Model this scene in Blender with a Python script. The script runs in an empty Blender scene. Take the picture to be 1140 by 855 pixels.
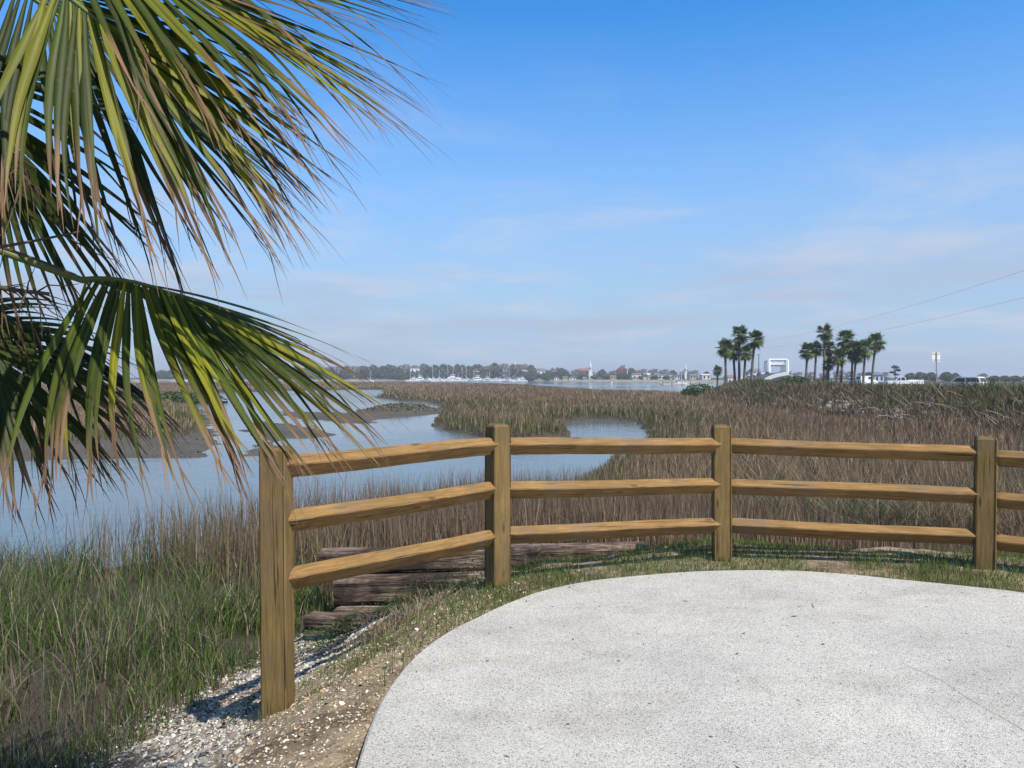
import bpy, bmesh, math, random
import numpy as np
from mathutils import Vector, Matrix, Euler
R = math.radians
random.seed(7)
rng = np.random.default_rng(11)
scene = bpy.context.scene
COL = scene.collection

# ------------------------------------------------------------------ camera
CAM_Z = 1.6
F = 856.0            # focal length in photo pixels (1140 wide)
HY = 421.0           # horizon row
cam_d = bpy.data.cameras.new('camera')
cam = bpy.data.objects.new('camera', cam_d); COL.objects.link(cam)
cam.location = (0, 0, CAM_Z)
cam.rotation_euler = (R(90) - math.atan((427.5 - HY) / F), 0, 0)
cam_d.sensor_width = 36; cam_d.lens = 36 * F / 1140
cam_d.clip_start = 0.05; cam_d.clip_end = 6000
scene.camera = cam

# ------------------------------------------------------------------ light
SUN_EL, SUN_AZ = 53.0, 141.0       # azimuth clockwise from +Y: behind the camera, a little to the right
w = bpy.data.worlds.new('World'); scene.world = w; w.use_nodes = True
nt = w.node_tree; nt.nodes.clear()
def wn(t, **k):
    n = nt.nodes.new(t)
    for a, b in k.items(): setattr(n, a, b)
    return n
sky = wn('ShaderNodeTexSky', sky_type='NISHITA', sun_disc=False)
sky.sun_elevation = R(SUN_EL); sky.sun_rotation = R(SUN_AZ)
sky.altitude = 0; sky.air_density = 1.0; sky.dust_density = 0.0; sky.ozone_density = 6.0
tc = wn('ShaderNodeTexCoord')
sep = wn('ShaderNodeSeparateXYZ'); nt.links.new(tc.outputs['Generated'], sep.inputs[0])
def wmath(op, a, b=None, c=None):
    n = wn('ShaderNodeMath', operation=op)
    for i, v in enumerate((a, b, c)):
        if v is None: continue
        if isinstance(v, (int, float)): n.inputs[i].default_value = v
        else: nt.links.new(v, n.inputs[i])
    return n.outputs[0]
zc = wmath('ADD', wmath('MAXIMUM', sep.outputs['Z'], 0.0), 0.09)
cx = wmath('DIVIDE', sep.outputs['X'], zc); cy = wmath('DIVIDE', sep.outputs['Y'], zc)
comb = wn('ShaderNodeCombineXYZ'); nt.links.new(cx, comb.inputs[0]); nt.links.new(cy, comb.inputs[1])
nz = wn('ShaderNodeTexNoise'); nz.inputs['Scale'].default_value = 0.85; nz.inputs['Detail'].default_value = 9
nz.inputs['Roughness'].default_value = 0.62; nz.inputs['Distortion'].default_value = 0.35
nt.links.new(comb.outputs[0], nz.inputs['Vector'])
cl = wn('ShaderNodeMapRange'); cl.inputs[1].default_value = 0.46; cl.inputs[2].default_value = 0.70
cl.interpolation_type = 'SMOOTHSTEP'
nt.links.new(nz.outputs['Fac'], cl.inputs[0])
band = wn('ShaderNodeMapRange'); band.inputs[1].default_value = 0.42; band.inputs[2].default_value = 0.10
nt.links.new(sep.outputs['Z'], band.inputs[0])
cf = wmath('MULTIPLY', wmath('MULTIPLY', cl.outputs[0], band.outputs[0]), 0.85)
mixc = wn('ShaderNodeMix', data_type='RGBA'); mixc.inputs[7].default_value = (3.35, 3.6, 4.3, 1)
hs = wn('ShaderNodeHueSaturation'); hs.inputs['Saturation'].default_value = 1.28; hs.inputs['Value'].default_value = 1.25
nt.links.new(sky.outputs[0], hs.inputs['Color'])
lowb = wn('ShaderNodeMapRange'); lowb.interpolation_type = 'SMOOTHSTEP'      # thin low cloud bank that whitens the horizon
lowb.inputs[1].default_value = 0.48; lowb.inputs[2].default_value = 0.0; lowb.inputs[4].default_value = 0.93
nt.links.new(sep.outputs['Z'], lowb.inputs[0])
mixb = wn('ShaderNodeMix', data_type='RGBA'); mixb.inputs[7].default_value = (2.1, 2.85, 3.85, 1)
nt.links.new(lowb.outputs[0], mixb.inputs[0]); nt.links.new(hs.outputs[0], mixb.inputs[6])
nt.links.new(cf, mixc.inputs[0]); nt.links.new(mixb.outputs[2], mixc.inputs[6])
bg = wn('ShaderNodeBackground'); bg.inputs['Strength'].default_value = 0.15
out = wn('ShaderNodeOutputWorld')
# soft grey-lavender cloud bands low over the horizon
mp2 = wn('ShaderNodeMapping'); mp2.inputs['Scale'].default_value = (1.0, 1.0, 9.0); nt.links.new(tc.outputs['Generated'], mp2.inputs['Vector'])
nz2 = wn('ShaderNodeTexNoise'); nz2.inputs['Scale'].default_value = 2.6; nz2.inputs['Detail'].default_value = 8; nz2.inputs['Roughness'].default_value = 0.6
nt.links.new(mp2.outputs[0], nz2.inputs['Vector'])
c2 = wn('ShaderNodeMapRange'); c2.interpolation_type = 'SMOOTHSTEP'; c2.inputs[1].default_value = 0.42; c2.inputs[2].default_value = 0.64
nt.links.new(nz2.outputs['Fac'], c2.inputs[0])
b2 = wn('ShaderNodeMapRange'); b2.interpolation_type = 'SMOOTHSTEP'; b2.inputs[1].default_value = 0.22; b2.inputs[2].default_value = 0.07
nt.links.new(sep.outputs['Z'], b2.inputs[0])
mix2 = wn('ShaderNodeMix', data_type='RGBA'); mix2.inputs[7].default_value = (2.62, 2.95, 3.75, 1)
nt.links.new(wmath('MULTIPLY', wmath('MULTIPLY', c2.outputs[0], b2.outputs[0]), 0.75), mix2.inputs[0]); nt.links.new(mixc.outputs[2], mix2.inputs[6])
fill_grey = wn('ShaderNodeMapRange'); fill_grey.interpolation_type = 'SMOOTHSTEP'      # neutral grey added to the unseen upper sky to cut blue fill light
fill_grey.inputs[1].default_value = 0.50; fill_grey.inputs[2].default_value = 0.9; fill_grey.inputs[4].default_value = 0.70
nt.links.new(sep.outputs['Z'], fill_grey.inputs[0])
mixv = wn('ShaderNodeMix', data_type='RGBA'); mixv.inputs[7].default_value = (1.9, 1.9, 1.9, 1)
nt.links.new(fill_grey.outputs[0], mixv.inputs[0]); nt.links.new(mix2.outputs[2], mixv.inputs[6])
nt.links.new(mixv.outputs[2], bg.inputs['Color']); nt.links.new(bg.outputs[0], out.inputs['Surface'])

sl = bpy.data.lights.new('sun', 'SUN'); sl.energy = 4.7; sl.angle = R(0.53); sl.color = (1, 0.94, 0.84)
sun = bpy.data.objects.new('sun', sl); COL.objects.link(sun)
to_sun = Vector((math.sin(R(SUN_AZ)) * math.cos(R(SUN_EL)), math.cos(R(SUN_AZ)) * math.cos(R(SUN_EL)), math.sin(R(SUN_EL))))
sun.rotation_euler = to_sun.to_track_quat('Z', 'Y').to_euler()
vs = scene.view_settings
scene.display_settings.display_device = 'sRGB'
vs.view_transform = 'Standard'; vs.look = 'None'; vs.exposure = 0.30; vs.gamma = 1; vs.use_curve_mapping = False
scene.cycles.use_denoising = True
scene.cycles.max_bounces = 6; scene.cycles.volume_bounces = 0; scene.cycles.transparent_max_bounces = 6

# ------------------------------------------------------------------ helpers
def px(x, y, z):
    """point of the photograph -> where its ray meets the level z (x, depth)"""
    d = F * (CAM_Z - z) / (y - HY)
    return ((x - 570) / F * d, d)
def at(x, y, d):
    return Vector(((x - 570) / F * d, d, CAM_Z - (y - HY) / F * d))

def tag(o, label=None, cat=None, group=None, kind=None):
    if label: o['label'] = label
    if cat: o['category'] = cat
    if group: o['group'] = group
    if kind: o['kind'] = kind
    return o
def empty(name, loc=(0, 0, 0), rz=0, label=None, cat=None, group=None):
    o = bpy.data.objects.new(name, None); COL.objects.link(o)
    o.empty_display_size = 0.2
    o.location = loc; o.rotation_euler = (0, 0, rz)
    return tag(o, label, cat, group)
def link_mesh(name, me, mats, parent=None, smooth=False):
    o = bpy.data.objects.new(name, me); COL.objects.link(o)
    if not isinstance(mats, (list, tuple)): mats = [mats]
    for m in mats:
        if m is not None: me.materials.append(m)
    if parent: o.parent = parent
    if smooth and len(me.polygons): me.polygons.foreach_set('use_smooth', [True] * len(me.polygons))
    return o
class MB:
    def __init__(s): s.bm = bmesh.new()
    def box(s, c, d, rz=0, mat=0, bev=0.0):
        r = bmesh.ops.create_cube(s.bm, size=1)
        M = Matrix.Translation(c) @ Matrix.Rotation(rz, 4, 'Z') @ Matrix.Diagonal((*d, 1))
        bmesh.ops.transform(s.bm, matrix=M, verts=r['verts'])
        if bev:
            es = list({e for v in r['verts'] for e in v.link_edges})
            bmesh.ops.bevel(s.bm, geom=es, offset=bev, segments=1, affect='EDGES')
        return s
    def poly(s, pts, mat=0):
        vs_ = [s.bm.verts.new(p) for p in pts]
        f = s.bm.faces.new(vs_); f.material_index = mat
        return f
    def prism(s, outline, y0, y1, mat=0):
        """outline [(x,z)] extruded along y"""
        a = [s.bm.verts.new((x, y0, z)) for x, z in outline]; b = [s.bm.verts.new((x, y1, z)) for x, z in outline]
        n = len(a)
        s.bm.faces.new(a); s.bm.faces.new(b[::-1])
        for i in range(n): s.bm.faces.new((a[i], b[i], b[(i + 1) % n], a[(i + 1) % n]))
        return s
    def tube(s, pts, rad, n=6, cap=True):
        pts = [Vector(p) for p in pts]
        if not isinstance(rad, (list, tuple)): rad = [rad] * len(pts)
        rings = []
        for i, p in enumerate(pts):
            t = (pts[min(i + 1, len(pts) - 1)] - pts[max(i - 1, 0)]).normalized()
            u = t.cross(Vector((0, 0, 1)) if abs(t.z) < 0.9 else Vector((1, 0, 0))).normalized(); v = t.cross(u)
            rings.append([s.bm.verts.new(p + rad[i] * (math.cos(2 * math.pi * k / n) * u + math.sin(2 * math.pi * k / n) * v)) for k in range(n)])
        for a, b in zip(rings, rings[1:]):
            for k in range(n): s.bm.faces.new((a[k], a[(k + 1) % n], b[(k + 1) % n], b[k]))
        if cap and n > 2: s.bm.faces.new(rings[0]); s.bm.faces.new(rings[-1][::-1])
        return s
    def build(s, name, mats, parent=None, smooth=False):
        bmesh.ops.recalc_face_normals(s.bm, faces=s.bm.faces)
        me = bpy.data.meshes.new(name); s.bm.to_mesh(me); s.bm.free()
        return link_mesh(name, me, mats, parent, smooth)
def raw_mesh(name, verts, faces_flat, counts, col=None, smooth=False):
    me = bpy.data.meshes.new(name)
    me.vertices.add(len(verts)); me.vertices.foreach_set('co', np.ascontiguousarray(verts, np.float32).ravel())
    me.loops.add(len(faces_flat)); me.loops.foreach_set('vertex_index', np.ascontiguousarray(faces_flat, np.int32))
    starts = np.concatenate([[0], np.cumsum(counts)[:-1]]).astype(np.int32)
    me.polygons.add(len(counts)); me.polygons.foreach_set('loop_start', starts)
    me.polygons.foreach_set('loop_total', np.asarray(counts, np.int32))
    if smooth: me.polygons.foreach_set('use_smooth', np.ones(len(counts), bool))
    if col is not None:
        a = me.color_attributes.new('Col', 'FLOAT_COLOR', 'POINT')
        c4 = np.ones((len(verts), 4), np.float32); c4[:, :col.shape[1]] = col
        a.data.foreach_set('color', c4.ravel())
    me.update(calc_edges=True); me.validate()
    return me
def copy_tree(o, loc=None, rz=None, scale=None, parent=None):
    c = o.copy(); COL.objects.link(c)
    if parent: c.parent = parent
    if loc is not None: c.location = loc
    if rz is not None: c.rotation_euler = (0, 0, rz)
    if scale is not None: c.scale = scale if hasattr(scale, '__len__') else (scale,) * 3
    for ch in [k for k in COL.objects if k.parent == o]: copy_tree(ch, parent=c)
    return c
ORD = ['zeroth', 'first', 'second', 'third', 'fourth', 'fifth', 'sixth', 'seventh', 'eighth', 'ninth', 'tenth', 'eleventh', 'twelfth', 'thirteenth',
       'fourteenth', 'fifteenth', 'sixteenth', 'seventeenth', 'eighteenth', 'nineteenth', 'twentieth']
TENS = ['', '', 'twenty', 'thirty', 'forty', 'fifty', 'sixty', 'seventy']
def ordinal(n):
    if n <= 20: return ORD[n]
    t, u = divmod(n, 10)
    return TENS[t][:-1] + 'ieth' if u == 0 else TENS[t] + '-' + ORD[u]

# ---- numpy noise
def _h(ix, iy, s):
    v = (ix.astype(np.int64) * 374761393 + iy.astype(np.int64) * 668265263 + s * 1442695041) & 0x7fffffff
    v = ((v ^ (v >> 13)) * 1274126177) & 0x7fffffff
    return ((v ^ (v >> 16)) & 0xffff) / 65535.0
def vnoise(x, y, s=0):
    x = np.asarray(x, float); y = np.asarray(y, float)
    ix = np.floor(x); iy = np.floor(y); fx = x - ix; fy = y - iy
    fx = fx * fx * (3 - 2 * fx); fy = fy * fy * (3 - 2 * fy)
    a = _h(ix, iy, s); b = _h(ix + 1, iy, s); c = _h(ix, iy + 1, s); d = _h(ix + 1, iy + 1, s)
    return (a * (1 - fx) + b * fx) * (1 - fy) + (c * (1 - fx) + d * fx) * fy
def fbm(x, y, s=0, o=4):
    t = 0; a = 0.5; n = 0
    for k in range(o):
        t = t + a * vnoise(x * 2 ** k, y * 2 ** k, s + k); n += a; a *= 0.5
    return t / n
def sst(a, b, x):
    t = np.clip((x - a) / (b - a), 0, 1); return t * t * (3 - 2 * t)
def sdf(x, y, poly):
    """signed distance, positive inside"""
    poly = np.asarray(poly, float); n = len(poly)
    d2 = np.full(x.shape, 1e18); ins = np.zeros(x.shape, bool)
    for i in range(n):
        ax, ay = poly[i]; bx, by = poly[(i + 1) % n]
        ex, ey = bx - ax, by - ay; L = ex * ex + ey * ey + 1e-12
        t = np.clip(((x - ax) * ex + (y - ay) * ey) / L, 0, 1)
        d2 = np.minimum(d2, (x - ax - t * ex) ** 2 + (y - ay - t * ey) ** 2)
        c = (ay > y) != (by > y)
        ins ^= c & (x < (bx - ax) * (y - ay) / (by - ay + 1e-12) + ax)
    d = np.sqrt(d2)
    return np.where(ins, d, -d)
def catmull(pts, n=6, closed=False):
    pts = np.asarray(pts, float); out_ = []
    m = len(pts)
    for i in range(m if closed else m - 1):
        g = (lambda k: pts[k % m]) if closed else (lambda k: pts[min(max(k, 0), m - 1)])
        p0, p1, p2, p3 = g(i - 1), g(i), g(i + 1), g(i + 2)
        for k in range(n):
            t = k / n
            out_.append(0.5 * (2 * p1 + (p2 - p0) * t + (2 * p0 - 5 * p1 + 4 * p2 - p3) * t * t + (3 * p1 - p0 - 3 * p2 + p3) * t ** 3))
    if not closed: out_.append(pts[-1])
    return np.array(out_)

# ------------------------------------------------------------------ materials
class NT:
    def __init__(s, name):
        s.m = bpy.data.materials.new(name); s.m.use_nodes = True
        s.t = s.m.node_tree; s.b = s.t.nodes['Principled BSDF']
    def n(s, t, inp=None, **k):
        q = s.t.nodes.new(t)
        for a, b in k.items(): setattr(q, a, b)
        for a, b in (inp or {}).items(): s.set(q, a, b)
        return q
    def set(s, q, a, b):
        if hasattr(b, 'is_linked') or isinstance(b, bpy.types.NodeSocket): s.t.links.new(b, q.inputs[a])
        else: q.inputs[a].default_value = b
    def noise(s, vec, scale, detail=4, rough=0.55, dist=0.0):
        return s.n('ShaderNodeTexNoise', {'Vector': vec, 'Scale': scale, 'Detail': detail, 'Roughness': rough, 'Distortion': dist}).outputs['Fac']
    def ramp(s, fac, stops, interp='LINEAR'):
        r = s.n('ShaderNodeValToRGB', {'Fac': fac}); e = r.color_ramp.elements; r.color_ramp.interpolation = interp
        while len(e) < len(stops): e.new(0.5)
        for k, (p, c) in enumerate(stops): e[k].position = p; e[k].color = (*c, 1) if len(c) == 3 else c
        return r.outputs['Color']
    def mix(s, fac, a, b, mode='MIX'):
        q = s.n('ShaderNodeMix', data_type='RGBA', blend_type=mode)
        for i, v in ((0, fac), (6, a), (7, b)):
            if isinstance(v, tuple) and len(v) == 3: v = (*v, 1)
            s.set(q, i, v)
        return q.outputs[2]
    def math(s, op, a, b=0.0):
        q = s.n('ShaderNodeMath', operation=op); s.set(q, 0, a); s.set(q, 1, b); return q.outputs[0]
    def obj(s, sc=(1, 1, 1)):
        t = s.n('ShaderNodeTexCoord').outputs['Object']
        return s.n('ShaderNodeMapping', {'Vector': t, 'Scale': sc}).outputs[0]
    def geo(s, sc=(1, 1, 1)):
        t = s.n('ShaderNodeNewGeometry').outputs['Position']
        return s.n('ShaderNodeMapping', {'Vector': t, 'Scale': sc}).outputs[0]
    def bump(s, h, strength=0.3, dist=0.02):
        s.set(s.b, 'Normal', s.n('ShaderNodeBump', {'Height': h, 'Strength': strength, 'Distance': dist}).outputs[0])
    def base(s, c, rough=0.7, spec=0.3):
        if isinstance(c, tuple) and len(c) == 3: c = (*c, 1)
        s.set(s.b, 'Base Color', c); s.set(s.b, 'Roughness', rough); s.set(s.b, 'Specular IOR Level', spec); return s
def simple(name, c, rough=0.6, spec=0.3, var=0.12, scale=3.0, metal=0.0):
    q = NT(name); v = q.noise(q.obj(), scale, 3)
    a = tuple(x * (1 - var) for x in c); b = tuple(min(1, x * (1 + var)) for x in c)
    q.base(q.ramp(v, [(0.3, a), (0.7, b)]), rough, spec); q.set(q.b, 'Metallic', metal)
    return q.m
def leafy(name, trans=0.3, rough=0.6, spec=0.2, coladj=1.0, nscale=0):
    q = NT(name)
    c = q.n('ShaderNodeVertexColor', layer_name='Col').outputs['Color']
    if nscale:
        v = q.noise(q.obj(), nscale, 3)
        c = q.mix(1.0, c, q.ramp(v, [(0.3, (0.75,) * 3), (0.7, (1.2,) * 3)]), 'MULTIPLY')
    q.base(c, rough, spec)
    tr = q.n('ShaderNodeBsdfTranslucent', {'Color': c})
    mx = q.n('ShaderNodeMixShader', {0: trans})
    q.t.links.new(q.b.outputs[0], mx.inputs[1]); q.t.links.new(tr.outputs[0], mx.inputs[2])
    q.t.links.new(mx.outputs[0], q.t.nodes['Material Output'].inputs['Surface'])
    return q.m
M = {}
def wood(name, c1, c2, axis):
    q = NT(name)
    info = q.n('ShaderNodeObjectInfo')
    sc = (1.6, 26, 26) if axis == 'x' else (26, 26, 1.6)
    tco = q.n('ShaderNodeTexCoord').outputs['Object']
    off = q.n('ShaderNodeVectorMath', operation='SCALE'); q.set(off, 0, (13.0, 7.0, 5.0)); q.set(off, 'Scale', info.outputs['Random'])
    add = q.n('ShaderNodeVectorMath', operation='ADD'); q.set(add, 0, tco); q.set(add, 1, off.outputs[0])
    mp = q.n('ShaderNodeMapping', {'Vector': add.outputs[0], 'Scale': sc}).outputs[0]
    g = q.noise(mp, 2.2, 5, 0.6, 0.6)
    fine = q.noise(mp, 9.0, 3, 0.6)
    blot = q.noise(add.outputs[0], 3.5, 3)
    c = q.ramp(g, [(0.25, tuple(x * 0.62 for x in c1)), (0.5, c1), (0.75, c2)])
    c = q.mix(1.0, c, q.ramp(fine, [(0.3, (0.84,) * 3), (0.6, (1.08,) * 3)]), 'MULTIPLY')
    c = q.mix(1.0, c, q.ramp(blot, [(0.3, (0.82, 0.85, 0.80)), (0.7, (1.12, 1.08, 1.02))]), 'MULTIPLY')
    kn = q.n('ShaderNodeTexVoronoi', {'Vector': q.n('ShaderNodeMapping', {'Vector': add.outputs[0], 'Scale': (2.4, 9, 9) if axis == 'x' else (9, 9, 2.4)}).outputs[0], 'Scale': 1.0}).outputs['Distance']
    c = q.mix(q.ramp(kn, [(0.07, (0.75,) * 3), (0.14, (0, 0, 0))]), c, tuple(x * 0.28 for x in c1))
    wz = q.noise(add.outputs[0], 1.7, 5, .65)
    c = q.mix(q.ramp(wz, [(.50, (0,) * 3), (.68, (.55,) * 3)]), c, tuple(.55 * (c1[0] + c1[1] + c1[2]) / 3 + .35 * v_ for v_ in c1))
    ck = q.noise(q.n('ShaderNodeMapping', {'Vector': add.outputs[0], 'Scale': (.9, 30, 30) if axis == 'x' else (30, 30, .9)}).outputs[0], 1.9, 2, .4, .2)
    c = q.mix(q.ramp(ck, [(.66, (0,) * 3), (.685, (.8,) * 3)]), c, tuple(.22 * v_ for v_ in c1))
    q.base(c, 0.78, 0.2)
    q.bump(q.math('ADD', g, q.math('MULTIPLY', fine, 0.5)), 0.35, 0.006)
    return q.m
M['rail'] = wood('rail_wood', (0.250, 0.145, 0.055), (0.345, 0.218, 0.092), 'x')
M['post'] = wood('post_wood', (0.190, 0.125, 0.048), (0.245, 0.170, 0.075), 'z')

# ------------------------------------------------------------------ terrain description
WZ = -1.40           # water level
MZ = -1.12           # marsh level
near_poly = [(-.80, -12), (-.76, 3.3), (-.60, 4.3), (-.43, 5.0), (-.24, 5.75), (-.05, 6.3), (.5, 6.8), (1.2, 7.2), (2.0, 7.5), (4.1, 7.25), (5.9, 6.1), (7.0, 4.4), (7.6, 1), (8, -12)]
W1px = [(-900, 760), (-200, 662), (0, 635), (60, 624), (150, 617), (300, 612), (470, 610), (560, 598), (620, 560), (660, 532), (690, 514), (708, 505), (722, 487),
        (717, 478), (700, 470), (669, 467), (650, 468), (628, 472), (636, 487), (590, 491), (538, 488), (508, 482), (480, 474), (490, 467), (497, 458),
        (490, 450), (470, 447), (440, 446), (418, 443), (428, 437.5), (424, 434), (396, 433.5), (330, 434.5), (232, 438), (222, 445), (100, 446), (-900, 446)]
W1 = [(-60, 8.5), (-20, 8.0), (-10, 9.4), (-7.2, 10.2), (-6.2, 11.1), (-5.3, 12.0), (-4.3, 12.7), (-3.2, 13.2), (-1.6, 13.5)] + [px(a, b, WZ) for a, b in W1px[6:]]
islA = [px(a, b, WZ) for a, b in [(-900, 516), (0, 513), (100, 511), (217, 509), (232, 500), (238, 482), (234, 466), (228, 457), (215, 453), (100, 452), (-900, 450)]]
bar3 = [px(a, b, WZ) for a, b in [(262, 508), (285, 500), (290, 490), (272, 480), (276, 469), (310, 470), (345, 476), (367, 484), (345, 488), (318, 488), (306, 497), (296, 508)]]
marA = [px(a, b, WZ) for a, b in [(-900, 503), (-100, 500), (100, 497), (200, 493), (224, 486), (229, 472), (222, 458), (190, 454.5), (100, 454), (-900, 452)]]
bar1 = [px(a, b, WZ) for a, b in [(315, 458), (350, 459), (388, 460), (405, 455), (430, 452), (460, 452), (492, 455), (494, 460), (465, 463), (440, 465), (414, 468), (413, 471), (380, 471), (340, 467), (310, 463)]]
bar2 = [px(a, b, WZ) for a, b in [(400, 457), (430, 453.5), (470, 453.5), (490, 457), (460, 461), (420, 461)]]
W2 = [(-30, 440), (px(560, 426.2, -.4)), px(590, 427, -.4), px(640, 430, -.4), px(700, 432.2, -.4), px(765, 434, -.4), (30, 118), (40, 140), (64, 196), (150, 440), (120, 470), (92, 520), (24, 690), (-240, 690), (-700, 640), (-700, 500)]
emb = [(27, -40), (22, 10), (20.2, 40), (20, 82), (22.5, 93), (27, 104), (38, 130), (60, 185), (148, 430), (180, 445), (500, 445), (900, 300), (1500, -40)]
town = [(-1500, 640), (-700, 640), (-240, 690), (24, 690), (92, 520), (125, 465), (185, 445), (500, 445), (1500, 300), (2500, 1600), (0, 2600), (-2500, 1600)]
PAD = catmull([px(a, b, .04) for a, b in [(397, 855), (420, 790), (444, 752), (470, 725), (500, 704), (530, 689), (560, 675), (600, 660), (650, 649), (700, 643), (780, 637),
        (870, 636), (940, 640), (1000, 646), (1070, 653), (1140, 661), (1250, 680)]] + [(5.1, 4.0), (5.6, 2.5), (5.7, -1), (5.4, -4), (2.4, -4.6), (-.3, -4), (-.45, -1.5), (-.5, .8), (-.56, 2.2)], 5, closed=True)

def prof(s, tab):
    a = np.array(tab); return np.interp(s, a[:, 0], a[:, 1])
def terrain(x, y, full=False):
    x = np.asarray(x, float); y = np.asarray(y, float)
    dist = np.hypot(x, y)
    wob = (fbm(x * .35, y * .35, 5) - .5) * np.clip(dist * .04, 0.2, 3.0)
    s1 = sdf(x, y, W1) + wob
    fray = (fbm(x * 1.3, y * 1.0, 7) - .5) * np.clip(dist * .035, 0, 2.2); sA = sdf(x, y, islA) + wob * .8 + fray; sM = sdf(x, y, marA) + wob * .6
    sb = np.maximum(np.maximum(sdf(x, y, bar1), sdf(x, y, bar3)) + wob * .5 + fray, -50); sb2 = sdf(x, y, bar2) + wob * .4
    s2 = sdf(x, y, W2); se = sdf(x, y, emb); st = sdf(x, y, town)
    marsh_n = fbm(x * .5, y * .5, 21)
    z = MZ + (marsh_n - .5) * .12
    # banks
    bank = lambda s, k: prof(s / k, [(-1.2, 0), (0, -.30), (.5, -.42), (2, -.75), (9, -.9)])
    k1 = np.clip(dist * .011, .3, 2)
    z = z + bank(s1, k1)
    zi = np.where(sA > -3, prof(sA / np.clip(dist * .02, .4, 2), [(-2, -.6), (0, -.27), (2, -.16), (4, -.1)]) + MZ + (fbm(x * 1.2, y * 1.2, 31) - .5) * .1, -9)
    zi = np.where(sM > 0, np.maximum(zi, MZ + prof(sM, [(0, -.1), (1.0, 0.03)])), zi)
    z = np.where(s1 > 0, np.maximum(z, zi), z)
    zb = prof(sb, [(-2, -.6), (0, -.28), (1.0, -.2), (3, -.12)]) + MZ + (fbm(x * .9, y * .9, 33) - .5) * .12 + np.clip(sb2, 0, 1.5) * .22
    z = np.where((s1 > 0) & (sb > -2), np.maximum(z, zb), z)
    z = z + np.where(s2 > -4, prof(s2, [(-4, 0), (0, -.3), (6, -.8)]), 0)
    # far shore
    z = np.where(st > -6, np.maximum(z, prof(st, [(-6, -2), (0, -1.4), (5, -.2), (14, .6), (200, 1.6), (900, 2.5)])), z)
    # causeway embankment
    near_e = sst(190, 130, y)
    crest = prof(se, [(-1.5, -9), (0, MZ), (1.5, -.35), (4.5, .84), (5.6, .95), (8, .5), (11, -.10), (60, -.06)])
    flat = prof(se, [(-1.5, -9), (0, MZ), (2.5, -.3), (6, .1), (60, .15)])
    ze = crest * near_e + flat * (1 - near_e) + np.where(se > 0, (fbm(x * .4, y * .4, 41) - .5) * .35 * np.clip(se / 3, 0, 1) * sst(12, 8, se), 0)
    z = np.where(se > -1.4, np.maximum(z, ze), z)
    # near bank
    sn = -sdf(x, y, near_poly)
    sn2 = sn + (fbm(x * 1.3, y * 1.3, 51) - .5) * .30 * np.clip(sn + .4, 0, 1)
    zn = prof(sn2, [(-.2, -.012), (0, -.03), (.3, -.10), (.8, -.34), (1.6, -.72), (2.4, -.88), (4, -1.0), (6.5, -1.1), (9, -3)])
    small = (fbm(x * 3.1, y * 3.1, 61) - .5) * .09 + (fbm(x * 11, y * 11, 63, 3) - .5) * .035
    zn = zn + small * sst(-.6, .3, sn2) + (fbm(x * 6, y * 6, 66, 3) - .5) * .02
    sp = sdf(x, y, PAD)
    zn = np.where(sp > .05, -.09, zn)
    zn = np.where((sp > -.05) & (sp <= .05), np.minimum(zn, -.012), zn)
    zz = np.where(sn < 9, np.maximum(z, zn), z)
    if full: return zz, dict(s1=s1, sA=sA, sM=sM, sb=sb, sb2=sb2, s2=s2, se=se, st=st, sn=sn, sp=sp, dist=dist)
    return zz

# ------------------------------------------------------------------ ground sheet
th = np.unique(np.concatenate([np.linspace(-180, -50, 34), np.linspace(-50, 50, 361), np.linspace(50, 180, 34)]))[:-1]
rr = np.concatenate([np.linspace(.25, 2.2, 14)[:-1], np.exp(np.arange(math.log(2.2), math.log(14), .0085)), np.exp(np.arange(math.log(14), math.log(3200), .014))])
TH, RR = np.meshgrid(R(1) * th, rr)
gx = (RR * np.sin(TH)).ravel(); gy = (RR * np.cos(TH)).ravel()
gz, info = terrain(gx, gy, True)
nr, nth = TH.shape
idx = np.arange(nr * nth).reshape(nr, nth)
q = np.stack([idx[:-1], np.roll(idx, -1, 1)[:-1], np.roll(idx, -1, 1)[1:], idx[1:]], -1).reshape(-1, 4)
tri_c = np.stack([np.full(nth, nr * nth), np.roll(idx[0], -1), idx[0]], -1)
verts = np.concatenate([np.stack([gx, gy, gz], -1), [[0, 0, -.1]]])
# ground colours: what each patch of ground is made of
def lerp(a, b, t): return a * (1 - t[:, None]) + np.asarray(b) * t[:, None]
n1 = fbm(gx * .8, gy * .8, 71); n2 = fbm(gx * 2.7, gy * 2.7, 73); n3 = fbm(gx * .08, gy * .08, 75)
mud = np.array([.070, .058, .042])
c = np.tile(mud, (len(gx), 1)) * (0.75 + .5 * n1)[:, None]
wet = (info['s1'] > -.5) | (info['s2'] > 0)
c = np.where(((info['s1'] > 0) & (info['dist'] > 14))[:, None], np.array([.092, .082, .066]) * (.75 + .5 * n1)[:, None], c)
c = lerp(c, [.075, .070, .045], np.clip(info['sb2'], 0, 1) * (info['s1'] > 0))
emask = sst(1, 3, info['se']); c = lerp(c, [.10, .085, .055], emask * (info['dist'] < 300))
c = lerp(c, [.07, .09, .035], sst(4.2, 5.5, info['se']) * (info['dist'] < 300))
c = lerp(c, [.30, .26, .20], ((info['st'] > -1) & (info['st'] < 12)).astype(float))
c = lerp(c, [.06, .08, .035], (info['st'] >= 12).astype(float))
sand = sst(2.4, 1.6, info['sn'])
sandc = np.array([.33, .255, .165]) * (.62 + .62 * n2)[:, None] * (.8 + .4 * n1)[:, None]
grey = np.array([.30, .275, .23])
sandc = lerp(sandc, grey, sst(.40, .62, fbm(gx * 1.1, gy * 1.1, 81)) * sst(.5, 1.3, info['sn']))
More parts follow.
